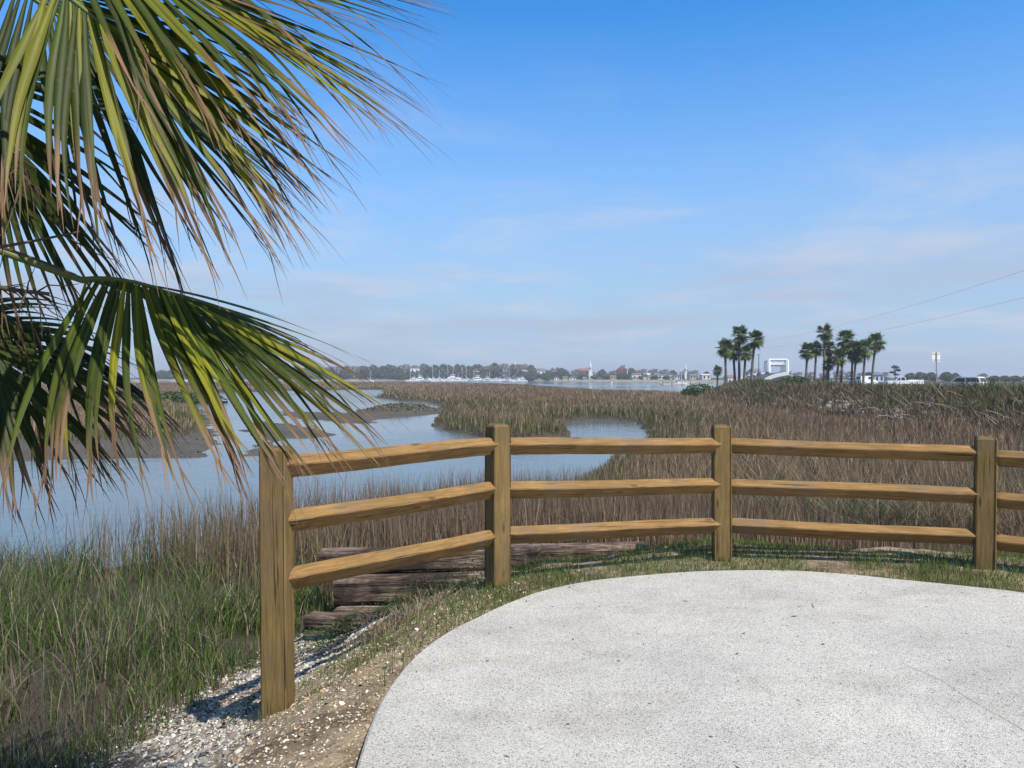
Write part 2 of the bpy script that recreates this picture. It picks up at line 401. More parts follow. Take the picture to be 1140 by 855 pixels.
sandc = lerp(sandc, [.125, .085, .05], sst(.50, .62, fbm(gx * 2.0, gy * 3.0, 83)) * .75)
c = c * (1 - sand[:, None]) + sandc * sand[:, None]
c = lerp(c, [.40, .35, .27], sst(.55, .66, fbm(gx * .9, gy * 1.5, 87)) * sst(1.2, .2, info['sn']) * (info['sn'] > -3) * (gx > 1) * .6)
speck = sst(2.5, 1.4, info['sn']) * (info['dist'] < 14)
col4 = np.concatenate([c, speck[:, None]], 1); col4 = np.concatenate([col4, [[.2, .2, .2, 0]]])
me = raw_mesh('ground', verts, np.concatenate([tri_c.ravel(), q.ravel()]), np.concatenate([np.full(len(tri_c), 3), np.full(len(q), 4)]), col4, smooth=True)
g = NT('ground_soil')
vc = g.n('ShaderNodeVertexColor', layer_name='Col')
pos = g.geo()
fine = g.noise(pos, 38, 5, .65); mid = g.noise(pos, 7, 4, .6)
cc = g.mix(1.0, vc.outputs['Color'], g.ramp(fine, [(.3, (.66,) * 3), (.7, (1.3,) * 3)]), 'MULTIPLY')
cc = g.mix(1.0, cc, g.ramp(mid, [(.3, (.78,) * 3), (.7, (1.18,) * 3)]), 'MULTIPLY')
vor = g.n('ShaderNodeTexVoronoi', {'Vector': pos, 'Scale': 62.0, 'Randomness': 1.0})
sepc = g.n('ShaderNodeSeparateColor', {0: vor.outputs['Color']})
isshell = g.math('MULTIPLY', g.math('GREATER_THAN', sepc.outputs[0], .88), g.math('LESS_THAN', vor.outputs['Distance'], .36))
isshell = g.math('MULTIPLY', isshell, vc.outputs['Alpha'])
cc = g.mix(g.math('MULTIPLY', isshell, .85), cc, (.62, .58, .51))
isdark = g.math('MULTIPLY', g.math('MULTIPLY', g.math('LESS_THAN', sepc.outputs[0], .10), g.math('LESS_THAN', vor.outputs['Distance'], .4)), vc.outputs['Alpha'])
cc = g.mix(g.math('MULTIPLY', isdark, .6), cc, (.07, .055, .04))
g.base(cc, .9, .15)
g.bump(g.math('ADD', g.math('ADD', fine, g.math('MULTIPLY', mid, 1.5)), g.math('MULTIPLY', isshell, .6)), .7, .03)
ground = link_mesh('ground', me, g.m); tag(ground, kind='structure')

# ------------------------------------------------------------------ water
wm = NT('river_water')
pw = wm.geo((1, .55, 1))
cd = wm.n('ShaderNodeCameraData').outputs['View Distance'] if False else None
r1 = wm.noise(pw, 1.3, 3, .5, .3); r2 = wm.noise(pw, 5.5, 3, .5); r3 = wm.noise(wm.geo((.03, .02, 1)), 1.0, 3)
wm.base((.095, .120, .125), .06, .5); wm.set(wm.b, 'IOR', 1.42)
wm.set(wm.b, 'Roughness', wm.ramp(r3, [(.4, (.05,) * 3), (.6, (.16,) * 3)]))
hgt = wm.math('ADD', wm.math('MULTIPLY', r1, 1.0), wm.math('MULTIPLY', r2, .25))
stg = wm.ramp(r3, [(.42, (.10,) * 3), (.58, (.36,) * 3)])
bn = wm.n('ShaderNodeBump', {'Height': hgt, 'Strength': 1.0, 'Distance': .09})
wm.set(bn, 'Strength', stg)
wm.set(wm.b, 'Normal', bn.outputs[0])
b = MB(); b.poly([(-1500, -20, WZ), (1500, -20, WZ), (1500, 2200, WZ), (-1500, 2200, WZ)])
water = b.build('water', wm.m); tag(water, kind='structure')

# ------------------------------------------------------------------ pavement (pad)
pm = NT('exposed_aggregate_concrete')
po = pm.geo()
v1 = pm.n('ShaderNodeTexVoronoi', {'Vector': po, 'Scale': 190.0})
sc1 = pm.n('ShaderNodeSeparateColor', {0: v1.outputs['Color']})
agg = pm.ramp(sc1.outputs[0], [(0, (.15, .135, .115)), (.06, (.34, .32, .285)), (.20, (.54, .515, .465)), (.55, (.615, .59, .535)), (1, (.71, .69, .63))])
edge = pm.ramp(v1.outputs['Distance'], [(.32, (1, 1, 1)), (.62, (.70, .69, .67))])
cl_ = pm.mix(1.0, agg, edge, 'MULTIPLY')
lg = pm.noise(po, .9, 4, .6); md = pm.noise(po, 5, 4, .6)
cl_ = pm.mix(1.0, cl_, pm.ramp(lg, [(.32, (.87, .87, .88)), (.68, (1.06, 1.06, 1.05))]), 'MULTIPLY')
stn = pm.noise(pm.geo((.6, 1.4, 1)), 1.6, 6, .7)
cl_ = pm.mix(1.0, cl_, pm.ramp(stn, [(.50, (1,) * 3), (.66, (.86, .85, .82))]), 'MULTIPLY')
cl_ = pm.mix(1.0, cl_, pm.ramp(md, [(.3, (.92,) * 3), (.7, (1.05,) * 3)]), 'MULTIPLY')
v2 = pm.n('ShaderNodeTexVoronoi', {'Vector': po, 'Scale': 9.0})
sc2 = pm.n('ShaderNodeSeparateColor', {0: v2.outputs['Color']})
spot = pm.math('MULTIPLY', pm.math('GREATER_THAN', sc2.outputs[1], .86), pm.math('LESS_THAN', v2.outputs['Distance'], .09))
cl_ = pm.mix(pm.math('MULTIPLY', spot, .8), cl_, (.07, .06, .05))
pm.base(cl_, .85, .25)
pm.bump(pm.math('ADD', pm.math('MULTIPLY', v1.outputs['Distance'], -1.0), pm.math('MULTIPLY', md, .3)), .5, .006)
b = MB(); n = len(PAD)
top_i = [b.bm.verts.new((x, y, .04)) for x, y in PAD]; bot = [b.bm.verts.new((x, y, -.12)) for x, y in PAD]
cen = Vector((2.4, 3.0))
ins = []
for x, y in PAD:
    d = (cen - Vector((x, y))); d = d / d.length * .012
    ins.append(b.bm.verts.new((x + d.x, y + d.y, .048)))
for i in range(n):
    j = (i + 1) % n
    b.bm.faces.new((bot[i], bot[j], top_i[j], top_i[i])); b.bm.faces.new((top_i[i], top_i[j], ins[j], ins[i]))
f = b.bm.faces.new(ins); bmesh.ops.triangulate(b.bm, faces=[f])
pad = b.build('pavement', pm.m); tag(pad, kind='structure')
# hairline crack and a few twigs on the pad
b = MB()
pts = [px(a, c_, .05) for a, c_ in [(868, 665), (905, 690), (940, 705), (985, 728), (1012, 742), (1048, 758), (1090, 785), (1128, 806), (1180, 838)]]
pts = catmull(pts, 5)
for i, (x, y) in enumerate(pts[:-1]):
    x2, y2 = pts[i + 1]; j1 = random.uniform(-.004, .004); w_ = random.uniform(.0005, .0014) * (.35 if i < 18 else 1)
    d = Vector((x2 - x, y2 - y)).normalized(); nn = Vector((-d.y, d.x)) * w_
    b.poly([(x + nn.x + j1, y + nn.y, .0515), (x - nn.x + j1, y - nn.y, .0515), (x2 - nn.x, y2 - nn.y, .0515), (x2 + nn.x, y2 + nn.y, .0515)])
tag(b.build('pavement_crack', simple('crack_dirt', (.10, .09, .08)), None), kind='structure')

# ------------------------------------------------------------------ fence
fence = empty('rail_fence', (.9, 6.2, 0), label='brown treated timber fence with three diamond rails curving around the pale concrete pad', cat='fence')
posts = [  # x, y, top z, base z, yaw (deg)
    (-1.372, 4.50, 1.6 - 76 * 4.50 / F, -.62, -3), (-.112, 6.00, 1.6 - 51 * 6.0 / F, -.25, 33), (1.863, 6.816, 1.6 - 52 * 6.816 / F, -.2, -6),
    (4.010, 6.52, 1.6 - 65 * 6.52 / F, -.2, -24), (5.80, 5.25, 1.6 - 69 * 6.4 / F, -.2, -50)]
def inv_child(o, parent):
    o.parent = parent; o.matrix_parent_inverse = Matrix.Translation(parent.location).inverted()
for (x, y, zt, zb, yaw) in posts:
    h = zt - zb; hw = .077; b = MB()
    secs = [(0, 1), (h - .022, 1), (h - .006, .86), (h, .70)]
    rings = []
    for z_, s_ in secs:
        ring = []
        for (a, c_) in ((1, -1), (1, 1), (-1, 1), (-1, -1)):
            k = .008
            for (da, dc) in (((-k * a, 0), (0, -k * c_)) if a * c_ > 0 else ((0, -k * c_), (-k * a, 0))):
                ring.append(b.bm.verts.new((s_ * (a * hw + da), s_ * (c_ * hw + dc), z_)))
        rings.append(ring)
    for A, B in zip(rings, rings[1:]):
        for i in range(8): b.bm.faces.new((A[i], A[(i + 1) % 8], B[(i + 1) % 8], B[i]))
    b.bm.faces.new(rings[-1]); b.bm.faces.new(rings[0][::-1])
    o = b.build('post', M['post']); o.location = (x, y, zb); o.rotation_euler = (R(random.uniform(-.4, .4)), R(random.uniform(-.5, .5)), R(yaw)); inv_child(o, fence)
# rails: end points (photo row at the left post and at the right post)
rail_rows = [[(520, 496), (583, 545), (648, 598)], [(497, 496), (546, 541), (596, 585)], [(496, 506), (541, 552), (585, 599)], [(509, 530), (556, 585), (603, 645)]]
for k in range(4):
    A, B = posts[k], posts[k + 1]
    for (ya, yb) in rail_rows[k]:
        za = CAM_Z - (ya - HY) / F * A[1]
        zb_ = CAM_Z - (yb - HY) / F * B[1] if k < 3 else za + .005
        p, q_ = Vector((A[0], A[1], za)), Vector((B[0], B[1], zb_))
        L = (q_ - p).length; d = (q_ - p) / L
        b = MB(); segs = 34; rings = []; ph = random.uniform(0, 6)
        for i in range(segs + 1):
            t = i / segs; t = .5 - .5 * math.cos(math.pi * t); xx = t * L
            e_ = min(t, 1 - t) * L; s_ = 1.0 if e_ > .11 else .84 + .16 * max(0, (e_ - .07) / .04)
            bow = .004 * math.sin(t * math.pi * 2 + ph); hz, hy = .0680 * s_, .060 * s_
            ch = .010
            up_ = .014
            ring = [(.005, hz), (hy, .005 + up_), (hy, -.005 + up_), (.005, -hz), (-.005, -hz), (-hy, -.005 + up_), (-hy, .005 + up_), (-.005, hz)]
            rings.append([b.bm.verts.new((xx, yy + bow + random.uniform(-.0012, .0012), zz + bow * .8 + random.uniform(-.0012, .0012))) for yy, zz in ring])
        for A_, B_ in zip(rings, rings[1:]):
            for i in range(8): b.bm.faces.new((A_[i], A_[(i + 1) % 8], B_[(i + 1) % 8], B_[i]))
        b.bm.faces.new(rings[0][::-1]); b.bm.faces.new(rings[-1])
        o = b.build('rail', M['rail'])
        yv = Vector((0, 0, 1)).cross(d).normalized(); zv = d.cross(yv)
        o.matrix_world = Matrix(((d.x, yv.x, zv.x, p.x), (d.y, yv.y, zv.y, p.y), (d.z, yv.z, zv.z, p.z), (0, 0, 0, 1)))
        o.parent = fence; o.matrix_parent_inverse = Matrix.Translation(fence.location).inverted()

# ------------------------------------------------------------------ old timbers behind the fence
tm = NT('weathered_timber')
v = tm.obj((1.2, 14, 14)); gr = tm.noise(v, 2.0, 6, .65, .8); bl = tm.noise(tm.obj(), 1.6, 4, .6)
tcx = tm.ramp(gr, [(.30, (.020, .014, .011)), (.43, (.12, .075, .055)), (.56, (.27, .195, .150)), (.72, (.48, .42, .36))])
tcx = tm.mix(tm.ramp(bl, [(.45, (0,) * 3), (.6, (.9,) * 3)]), tcx, (.035, .028, .024))
fn = tm.noise(tm.obj((3, 60, 60)), 3.0, 5, .7); tcx = tm.mix(1.0, tcx, tm.ramp(fn, [(.36, (.35,) * 3), (.5, (1,) * 3), (.7, (1.35,) * 3)]), 'MULTIPLY')
tm.base(tcx, .9, .15); tm.bump(gr, 1.0, .03)
def timber(name, p, q_, hy, hz, label, seed):
    rd = random.Random(seed); p, q_ = Vector(p), Vector(q_); L = (q_ - p).length; d = (q_ - p) / L
    b = MB(); n_ = 44; rings = []; m_ = 28
    for i in range(n_ + 1):
        t = i / n_; ring = []
        for k in range(m_):
            a = 2 * math.pi * k / m_ + .1
            ca, sa = math.cos(a), math.sin(a)
            sq = 1 / max(abs(ca), abs(sa)) * .86
            sq = min(sq, 1.04)
            cr = float(fbm(np.array([t * 5 + seed]), np.array([a * 4.0 + seed]), seed)[0]) - .5
            crack = -.16 if float(vnoise(np.array([t * 2.2 + seed * 3.1]), np.array([a * 5.0]), seed + 9)[0]) > .74 else 0
            rr_ = sq * (1 + cr * .17 + crack * .6)
            end = 1 - .10 * max(0, abs(t - .5) * 2 - .94) * 15 * rd.random()
            ring.append(b.bm.verts.new((t * L + rd.uniform(-.004, .004), ca * hy * rr_ * end, sa * hz * rr_ * end)))
        rings.append(ring)
    for A, B in zip(rings, rings[1:]):
        for k in range(m_): b.bm.faces.new((A[k], A[(k + 1) % m_], B[(k + 1) % m_], B[k]))
    b.bm.faces.new(rings[0][::-1]); b.bm.faces.new(rings[-1])
    o = b.build(name, tm.m); yv = Vector((0, 0, 1)).cross(d).normalized(); zv = d.cross(yv)
    o.matrix_world = Matrix(((d.x, yv.x, zv.x, p.x), (d.y, yv.y, zv.y, p.y), (d.z, yv.z, zv.z, p.z), (0, 0, 0, 1)))
    return tag(o, label, 'timber', 'old timbers lying behind the fence')
timber('old_timber', (-1.93, 7.75, -.245), (1.35, 7.62, -.15), .15, .13, 'long grey weathered timber beam, the topmost behind the left fence bay', 3)
timber('old_timber', (-1.74, 7.62, -.50), (.75, 7.50, -.40), .16, .16, 'split reddish brown timber beam lying under the long grey one', 5)
timber('old_timber', (-1.70, 7.42, -.66), (-.2, 7.25, -.60), .10, .045, 'pale bleached board lowest in the stack of old beams', 12)
timber('old_timber', (-1.84, 6.95, -.60), (-.9, 6.55, -.50), .10, .085, 'short grey timber stub half buried in weeds near the end post', 8)

# ------------------------------------------------------------------ blades of grass, built in bulk
def blades(name, pos, h, wd, yaw, lean, col, mat, tipcol=None, segs=2, curve=1.0, rootshrink=.6):
    N = len(pos); S = segs
    side = np.stack([np.cos(yaw), np.sin(yaw), np.zeros(N)], -1)
    la = rng.uniform(0, 2 * np.pi, N); ld = np.stack([np.cos(la), np.sin(la), np.zeros(N)], -1)
    V = np.zeros((N, 2 * S + 1, 3), np.float32); C = np.zeros((N, 2 * S + 1, 3), np.float32)
    for k in range(S + 1):
        t = k / S
        ctr = pos + ld * (lean * h * t ** (1 + curve))[:, None]; ctr = ctr.copy()
        ctr[:, 2] = pos[:, 2] + h * (t - .35 * lean ** 2 * t ** 2)
        ck = col if tipcol is None else col * (1 - t ** 1.5) + tipcol * t ** 1.5
        if k < S:
            wk = wd * (rootshrink + (1 - rootshrink) * min(1, t * 2.5)) * (1 - .55 * t)
            V[:, 2 * k] = ctr - side * (wk / 2)[:, None]; V[:, 2 * k + 1] = ctr + side * (wk / 2)[:, None]
            C[:, 2 * k] = ck; C[:, 2 * k + 1] = ck
        else:
            V[:, 2 * S] = ctr; C[:, 2 * S] = ck
    base = np.arange(N)[:, None] * (2 * S + 1)
    fl = []
    for k in range(S - 1): fl.append([2 * k, 2 * k + 1, 2 * k + 3, 2 * k + 2])
    loc = [i for f_ in fl for i in f_] + [2 * S - 2, 2 * S - 1, 2 * S]
    flat = (base + np.array(loc)[None]).ravel()
    counts = np.tile([4] * (S - 1) + [3], N)
    me_ = raw_mesh(name, V.reshape(-1, 3), flat, counts, C.reshape(-1, 3))
    return link_mesh(name, me_, mat)
M['grass'] = leafy('grass_blades', .30, .7, .15)
M['dry'] = leafy('dry_reeds', .22, .8, .1)
def pick(cols, N, wts=None):
    cols = np.asarray(cols); k = rng.choice(len(cols), N, p=wts); return cols[k] * rng.uniform(.55, 1.45, N)[:, None]
GREENS = [(.070, .092, .030), (.092, .110, .038), (.055, .072, .028), (.14, .14, .065), (.11, .11, .045)]
BROWNS = [(.205, .150, .090), (.28, .21, .13), (.15, .105, .063), (.21, .142, .095), (.32, .26, .165)]
def polar(N, r0, r1, a0, a1):
    r = np.exp(rng.uniform(math.log(r0), math.log(r1), N)); a = R(1) * rng.uniform(a0, a1, N)
    return r * np.sin(a), r * np.cos(a)

# marsh cordgrass, far and middle distance
def marsh(N, r0, r1, a0=-42, a1=42):
    x, y = polar(N, r0, r1, a0, a1); z, I = terrain(x, y, True)
    ok = (z > WZ + .12) & (I['se'] < 1.0) & (I['st'] < -3) & (I['sn'] > 1.9) & (I['s2'] < -1.5)
    ok &= ~((I['s1'] > -.2) & ~(I['sM'] > .2)) & ~(I['sb'] > -1)
    x, y, z = x[ok], y[ok], z[ok]; I = {k: v_[ok] for k, v_ in I.items()}
    return x, y, z, I
x, y, z, I = marsh(600000, 13.5, 470, -48, 48)
d = I['dist']; N = len(x)
edge = np.where(I['s1'] > 0, I['sM'], -I['s1'])          # distance from open water
gmask = sst(1, .15, edge / np.clip(d * .10, 1.0, 9)) * .9
patch = sst(.50, .62, fbm(x * .10, y * .045, 91)); patch2 = fbm(x * .03, y * .012, 93)
gmask = np.clip(gmask + patch * .75 + sst(13, 9.5, x - y * .12) * 0, 0, 1)
rgreen = sst(3.5, 6.5, x) * sst(27, 22, d) * sst(.30, .48, fbm(x * .22, y * .22, 95)); gmask = np.clip(gmask + .8 * rgreen, 0, 1)
isg = rng.random(N) < gmask * .68
col = np.where(isg[:, None], np.where(rgreen[:, None] > .3, pick([(.12, .14, .075), (.09, .11, .05), (.16, .17, .10)], N), pick(GREENS, N)), pick(BROWNS, N)) * (.55 + .90 * patch2)[:, None]
h = rng.uniform(.48, .88, N) * (.50 + 1.0 * fbm(x * .2, y * .14, 97)) * np.where(isg, .78, 1.0) * (1 + .25 * rgreen) * (.45 + .55 * sst(-.2, 3.0, edge + .5))
wd = np.clip(d * .00095, .010, .4) * rng.uniform(.6, 1.4, N)
tip = np.where(isg[:, None], col * 1.15, col * np.array([1.15, 1.08, 1.05]))
o = blades('marsh_grass', np.stack([x, y, z - .03], -1), h, wd, rng.uniform(0, 2 * np.pi, N), np.abs(rng.normal(.12, .14, N)) + .5 * rgreen * rng.random(N) + .55 * sst(.52, .66, fbm(x * .16, y * .09, 151)) * rng.random(N), col, M['dry'], tip, 2)
tag(o, 'brown and green cordgrass covering the salt marsh', 'marsh grass', kind='stuff')

# tall reeds just behind the fence and at the water's edge
x = rng.uniform(-7.5, 9.5, 60000); y = rng.uniform(7.6, 14.2, 60000); z, I = terrain(x, y, True)
ok = (z > WZ + .03) & (I['sn'] > np.where(x > .5, .9, 1.6)) & (I['s1'] < -.05) & (y > 8.3 + np.clip(-x - 2.0, 0, 3) * .7)
dens = sst(.18, .5, fbm(x * .6, y * .6, 101)) * np.where(x < -2.2, .34, 1.0) * np.where(x < -3.4, .75, 1)
ok &= rng.random(len(x)) < dens
x, y, z = x[ok], y[ok], z[ok]; N = len(x)
h = rng.uniform(.75, 1.28, N) * (.8 + .35 * fbm(x * .9, y * .9, 103)) * np.where(x > 1.5, .72, 1.0) * (1 - .35 * sst(2.5, 5, x))
col = pick(BROWNS, N) * np.array([.95, .9, .9]); tip = pick([(.19, .135, .09), (.27, .20, .13), (.14, .095, .065)], N)
o = blades('reeds', np.stack([x, y, z - .04], -1), h, rng.uniform(.007, .016, N), rng.uniform(0, 6.28, N), np.abs(rng.normal(.10, .10, N)), col, M['dry'], tip, 3)
tag(o, 'tall brown dry reeds along the water behind the fence', 'reeds', kind='stuff')

# green bank grass on the left
x = rng.uniform(-9.5, 1.2, 170000); y = np.exp(rng.uniform(math.log(2.2), math.log(14.6), 170000)); z, I = terrain(x, y, True)
lim = 1.98 + (fbm(x * 1.4, y * 1.4, 111) - .5) * .9
lim = np.where(y > 7.0, 1.25, lim)
ok = (I['sn'] > lim) & (I['s1'] < .35) & (z > WZ - .03) & (y < 14.6) & (x > -y * .85 - .8)
# bare sandy patch beside the end post
bare = np.hypot((x + 2.15) / .75, (y - 7.15) / .42) < .8 + (fbm(x * 3, y * 3, 113) - .5)
ok &= ~bare
thin = sst(.34, .50, fbm(x * .9, y * .9, 115)); ok &= rng.random(len(x)) < .12 + .88 * thin
x, y, z = x[ok], y[ok], z[ok]; I = {k: v_[ok] for k, v_ in I.items()}; N = len(x)
pb = fbm(x * .55, y * .55, 117); isg = rng.random(N) < np.clip(.35 + 1.1 * (pb - .32), .15, .95)
col = np.where(isg[:, None], pick([(.050, .105, .018), (.085, .155, .026), (.04, .08, .018), (.11, .165, .035), (.17, .185, .07)], N), pick([(.16, .125, .085), (.22, .18, .12), (.10, .08, .055), (.28, .25, .18)], N))
h = rng.uniform(.18, .54, N) * (.65 + .9 * fbm(x * .7, y * .7, 119)) * (1 + .30 * sst(7.5, 10, y)) * (.25 + .75 * sst(.5, 2.2, I['sn'] - 1.2))
tall = rng.random(N) < .06; h = np.where(tall, h * 1.7, h)
o = blades('bank_grass', np.stack([x, y, z - .02], -1), h, rng.uniform(.004, .010, N) * np.clip(y / 5, .7, 1.5), rng.uniform(0, 6.28, N), np.abs(rng.normal(.32, .26, N)), col, M['grass'], col * np.array([1.15, 1.1, 1.2]), 3)
tag(o, 'green and straw coloured grass on the bank below the end post', 'bank grass', kind='stuff')

# short grass on the verge between pad and fence, and on the slope
x = rng.uniform(-1.6, 7.5, 170000); y = rng.uniform(3.4, 8.3, 170000); z, I = terrain(x, y, True)
m = fbm(x * 1.5, y * 1.5, 121); m2 = fbm(x * 4.5, y * 4.5, 123)
lf = sst(1.0, -.3, x)                        # left arm of the verge is denser
p_ = sst(.38, .56, m * .7 + m2 * .3 + .10 * lf + .04 * sst(3.6, 1.5, x) + .22 * sst(.35, .04, -I['sp']) - .10 * sst(4.9, 4.2, y))
ok = (I['sp'] < -.008) & (I['sn'] < .9) & (rng.random(len(x)) < p_ * np.where(I['sn'] > .15, .5, 1) * np.where(y < 4.9, sst(3.6, 5.0, y) * .5, 1))
x, y, z = x[ok], y[ok], z[ok]; N = len(x)
isg = rng.random(N) < .88
col = np.where(isg[:, None], pick([(.075, .135, .022), (.105, .175, .03), (.06, .11, .02), (.15, .18, .05)], N), pick([(.30, .24, .14), (.22, .17, .10)], N))
h = rng.uniform(.025, .085, N) * (.6 + .9 * fbm(x * 2, y * 2, 125)); h = np.where(rng.random(N) < .02, h * 2.5, h)
o = blades('verge_grass', np.stack([x, y, z - .005], -1), h, rng.uniform(.003, .006, N), rng.uniform(0, 6.28, N), np.abs(rng.normal(.4, .3, N)), col, M['grass'], col * 1.12, 2)
tag(o, 'short green grass on the verge between pad and fence', 'verge grass', kind='stuff')

# dry straw tangle at the slope behind the first bay
N = 900
x = rng.normal(-.80, .20, N); y = rng.normal(5.75, .20, N); z = terrain(x, y)
o = blades('straw', np.stack([x, y, z], -1), rng.uniform(.06, .22, N), rng.uniform(.002, .005, N), rng.uniform(0, 6.28, N), np.abs(rng.normal(.9, .35, N)), pick([(.36, .27, .16), (.28, .2, .12), (.42, .34, .22)], N), M['dry'], None, 3)
tag(o, 'dry straw tangle on the slope beside the old timbers', 'straw', kind='stuff')
# leafy weeds around the timbers
def weed_clump(name, cx_, cy_, n, sx, sy, hh):
    x = rng.normal(cx_, sx, n); y = rng.normal(cy_, sy, n); z = terrain(x, y) + rng.random(n) * hh
    a = rng.uniform(0, 6.28, n); s = rng.uniform(.012, .034, n); e = rng.uniform(-.6, .6, n)
    V = np.zeros((n, 4, 3)); dx, dy = np.cos(a), np.sin(a)
    for k, (u, v_) in enumerate(((0, 0), (.5, .3), (1, 0), (.5, -.3))):
        V[:, k, 0] = x + s * (u * dx - v_ * dy); V[:, k, 1] = y + s * (u * dy + v_ * dx); V[:, k, 2] = z + s * u * e
    col = np.repeat(pick([(.05, .095, .02), (.075, .125, .03), (.04, .07, .02)], n)[:, None], 4, 1).reshape(-1, 3)
    return V.reshape(-1, 3), col
VV, CC = [], []
for cx_, cy_, n, sx, sy, hh in [(-1.55, 6.45, 900, .22, .12, .20), (-.35, 6.9, 350, .12, .08, .26), (-1.0, 6.7, 500, .25, .1, .2), (-1.62, 4.72, 160, .08, .06, .1), (.1, 6.85, 200, .15, .08, .16), (-1.2, 7.1, 700, .4, .12, .15)]:
    a_, b_ = weed_clump('w', cx_, cy_, n, sx, sy, hh); VV.append(a_); CC.append(b_)
VV = np.concatenate(VV); CC = np.concatenate(CC)
me = raw_mesh('weeds', VV, np.arange(len(VV)), np.full(len(VV) // 4, 4), CC)
tag(link_mesh('weeds', me, M['grass']), 'low leafy green weeds around the old timbers', 'weeds', kind='stuff')

# shells and gravel on the slope
def flakes(name, x, y, s, flat, col, mat, K=6):
    n = len(x); z = terrain(x, y)
    a0 = rng.uniform(0, 6.28, n); V = np.zeros((n, K + 1, 3))
    nx, ny = rng.normal(0, flat, n), rng.normal(0, flat, n)
    el = rng.uniform(.45, .9, n)
    for k in range(K):
        a = 2 * np.pi * k / K; r = s * rng.uniform(.7, 1.15, n)
        u, v_ = r * np.cos(a), r * np.sin(a) * el
        X = u * np.cos(a0) - v_ * np.sin(a0); Y = u * np.sin(a0) + v_ * np.cos(a0)
        V[:, k] = np.stack([x + X, y + Y, z + X * nx + Y * ny + .001], -1)
    V[:, K] = np.stack([x, y, z + s * rng.uniform(.18, .5, n) + .003], -1)
    tri = np.array([[k, (k + 1) % K, K] for k in range(K)]).ravel()
    flat_ = (np.arange(n)[:, None] * (K + 1) + tri[None]).ravel()
    me_ = raw_mesh(name, V.reshape(-1, 3), flat_, np.full(n * K, 3), np.repeat(col[:, None], K + 1, 1).reshape(-1, 3))
    return link_mesh(name, me_, mat)
M['shell'] = leafy('shell', .0, .75, .25, nscale=40)
x = rng.uniform(-3.4, .3, 70000); y = rng.uniform(2.3, 7.6, 70000); z, I = terrain(x, y, True)
t = sst(.55, 1.15, I['sn']) * sst(2.55, 1.9, I['sn'])
ok = (rng.random(len(x)) < t * (.25 + .75 * sst(.35, .6, fbm(x * 2.2, y * 2.2, 131)))) & (y < 7.3)
x, y = x[ok], y[ok]; N = len(x)
s = np.exp(rng.normal(math.log(.0105), .45, N)); s = np.clip(s, .004, .034)
o = flakes('oyster_shells', x, y, s, .35, pick([(.46, .43, .37), (.36, .33, .28), (.58, .55, .49), (.26, .235, .20), (.34, .29, .22), (.22, .19, .15)], N), M['shell'])
tag(o, 'white broken oyster shells strewn down the bank', 'shells', kind='stuff')
x = rng.uniform(-2.2, .6, 30000); y = rng.uniform(2.3, 6.6, 30000); z, I = terrain(x, y, True)
ok = (I['sp'] < -.02) & (rng.random(len(x)) < sst(-.6, .1, I['sn']) * sst(1.3, .6, I['sn']) * .55)
x, y = x[ok], y[ok]; N = len(x); s = np.clip(np.exp(rng.normal(math.log(.0065), .5, N)), .002, .02)
o = flakes('gravel', x, y, s, .3, pick([(.40, .31, .20), (.30, .22, .14), (.52, .44, .33), (.18, .13, .09), (.60, .55, .47)], N), M['shell'])
tag(o, 'tan gravel and broken shell on the slope beside the pad', 'gravel', kind='stuff')

x = rng.uniform(-.6, 5.2, 1500); y = rng.uniform(2.6, 6.3, 1500)
sp_ = sdf(x, y, PAD); ok = (sp_ > .02) & (rng.random(1500) < .05 + .45 * np.exp(-sp_ / .12)); x, y = x[ok], y[ok]; N = len(x)
a = rng.uniform(0, 6.28, N); l = np.exp(rng.normal(math.log(.014), .5, N)); wd_ = rng.uniform(.0012, .005, N); V = np.zeros((N, 4, 3))
for k, (u, v_, e) in enumerate(((-1, 0, 0), (0, 1, .004), (1, 0, .001), (0, -1, .002))):
    V[:, k, 0] = x + np.cos(a) * u * l - np.sin(a) * v_ * wd_; V[:, k, 1] = y + np.sin(a) * u * l + np.cos(a) * v_ * wd_; V[:, k, 2] = .0505 + e
colr = np.repeat(pick([(.10, .075, .05), (.16, .12, .07), (.06, .05, .04), (.22, .18, .10)], N)[:, None], 4, 1).reshape(-1, 3)
tag(link_mesh('leaf_litter', raw_mesh('leaf_litter', V.reshape(-1, 3), np.arange(4 * N), np.full(N, 4), colr), M['dry']), 'bits of dry grass and twigs blown onto the pad', 'litter', kind='stuff')

# ------------------------------------------------------------------ near palm at the left edge
M['frond'] = leafy('palm_frond', .38, .5, .22)
ft = M['frond'].node_tree; fq = NT.__new__(NT); fq.m = M['frond']; fq.t = ft; fq.b = ft.nodes['Principled BSDF']
vcn = [n_ for n_ in ft.nodes if n_.type == 'VERTEX_COLOR'][0]
fpos = fq.n('ShaderNodeNewGeometry').outputs['Position']
fv = fq.n('ShaderNodeCombineXYZ'); fq.set(fv, 0, fq.math('MULTIPLY', vcn.outputs['Alpha'], 9.0))
fz = fq.n('ShaderNodeSeparateXYZ', {0: fpos}); fq.set(fv, 1, fq.math('MULTIPLY', fz.outputs[2], 2.0)); fq.set(fv, 2, fq.math('MULTIPLY', fz.outputs[0], 2.0))
rib = fq.noise(fv.outputs[0], 1.0, 3, .7)
spots = fq.noise(fpos, 28, 4, .7)
fc = fq.mix(1.0, vcn.outputs['Color'], fq.ramp(rib, [(.34, (.55,) * 3), (.5, (1,) * 3), (.68, (1.45, 1.4, 1.2))]), 'MULTIPLY')
fc = fq.mix(fq.ramp(spots, [(.60, (0,) * 3), (.72, (.7,) * 3)]), fc, (.16, .10, .04))
ft.links.new(fc, fq.b.inputs['Base Color'])
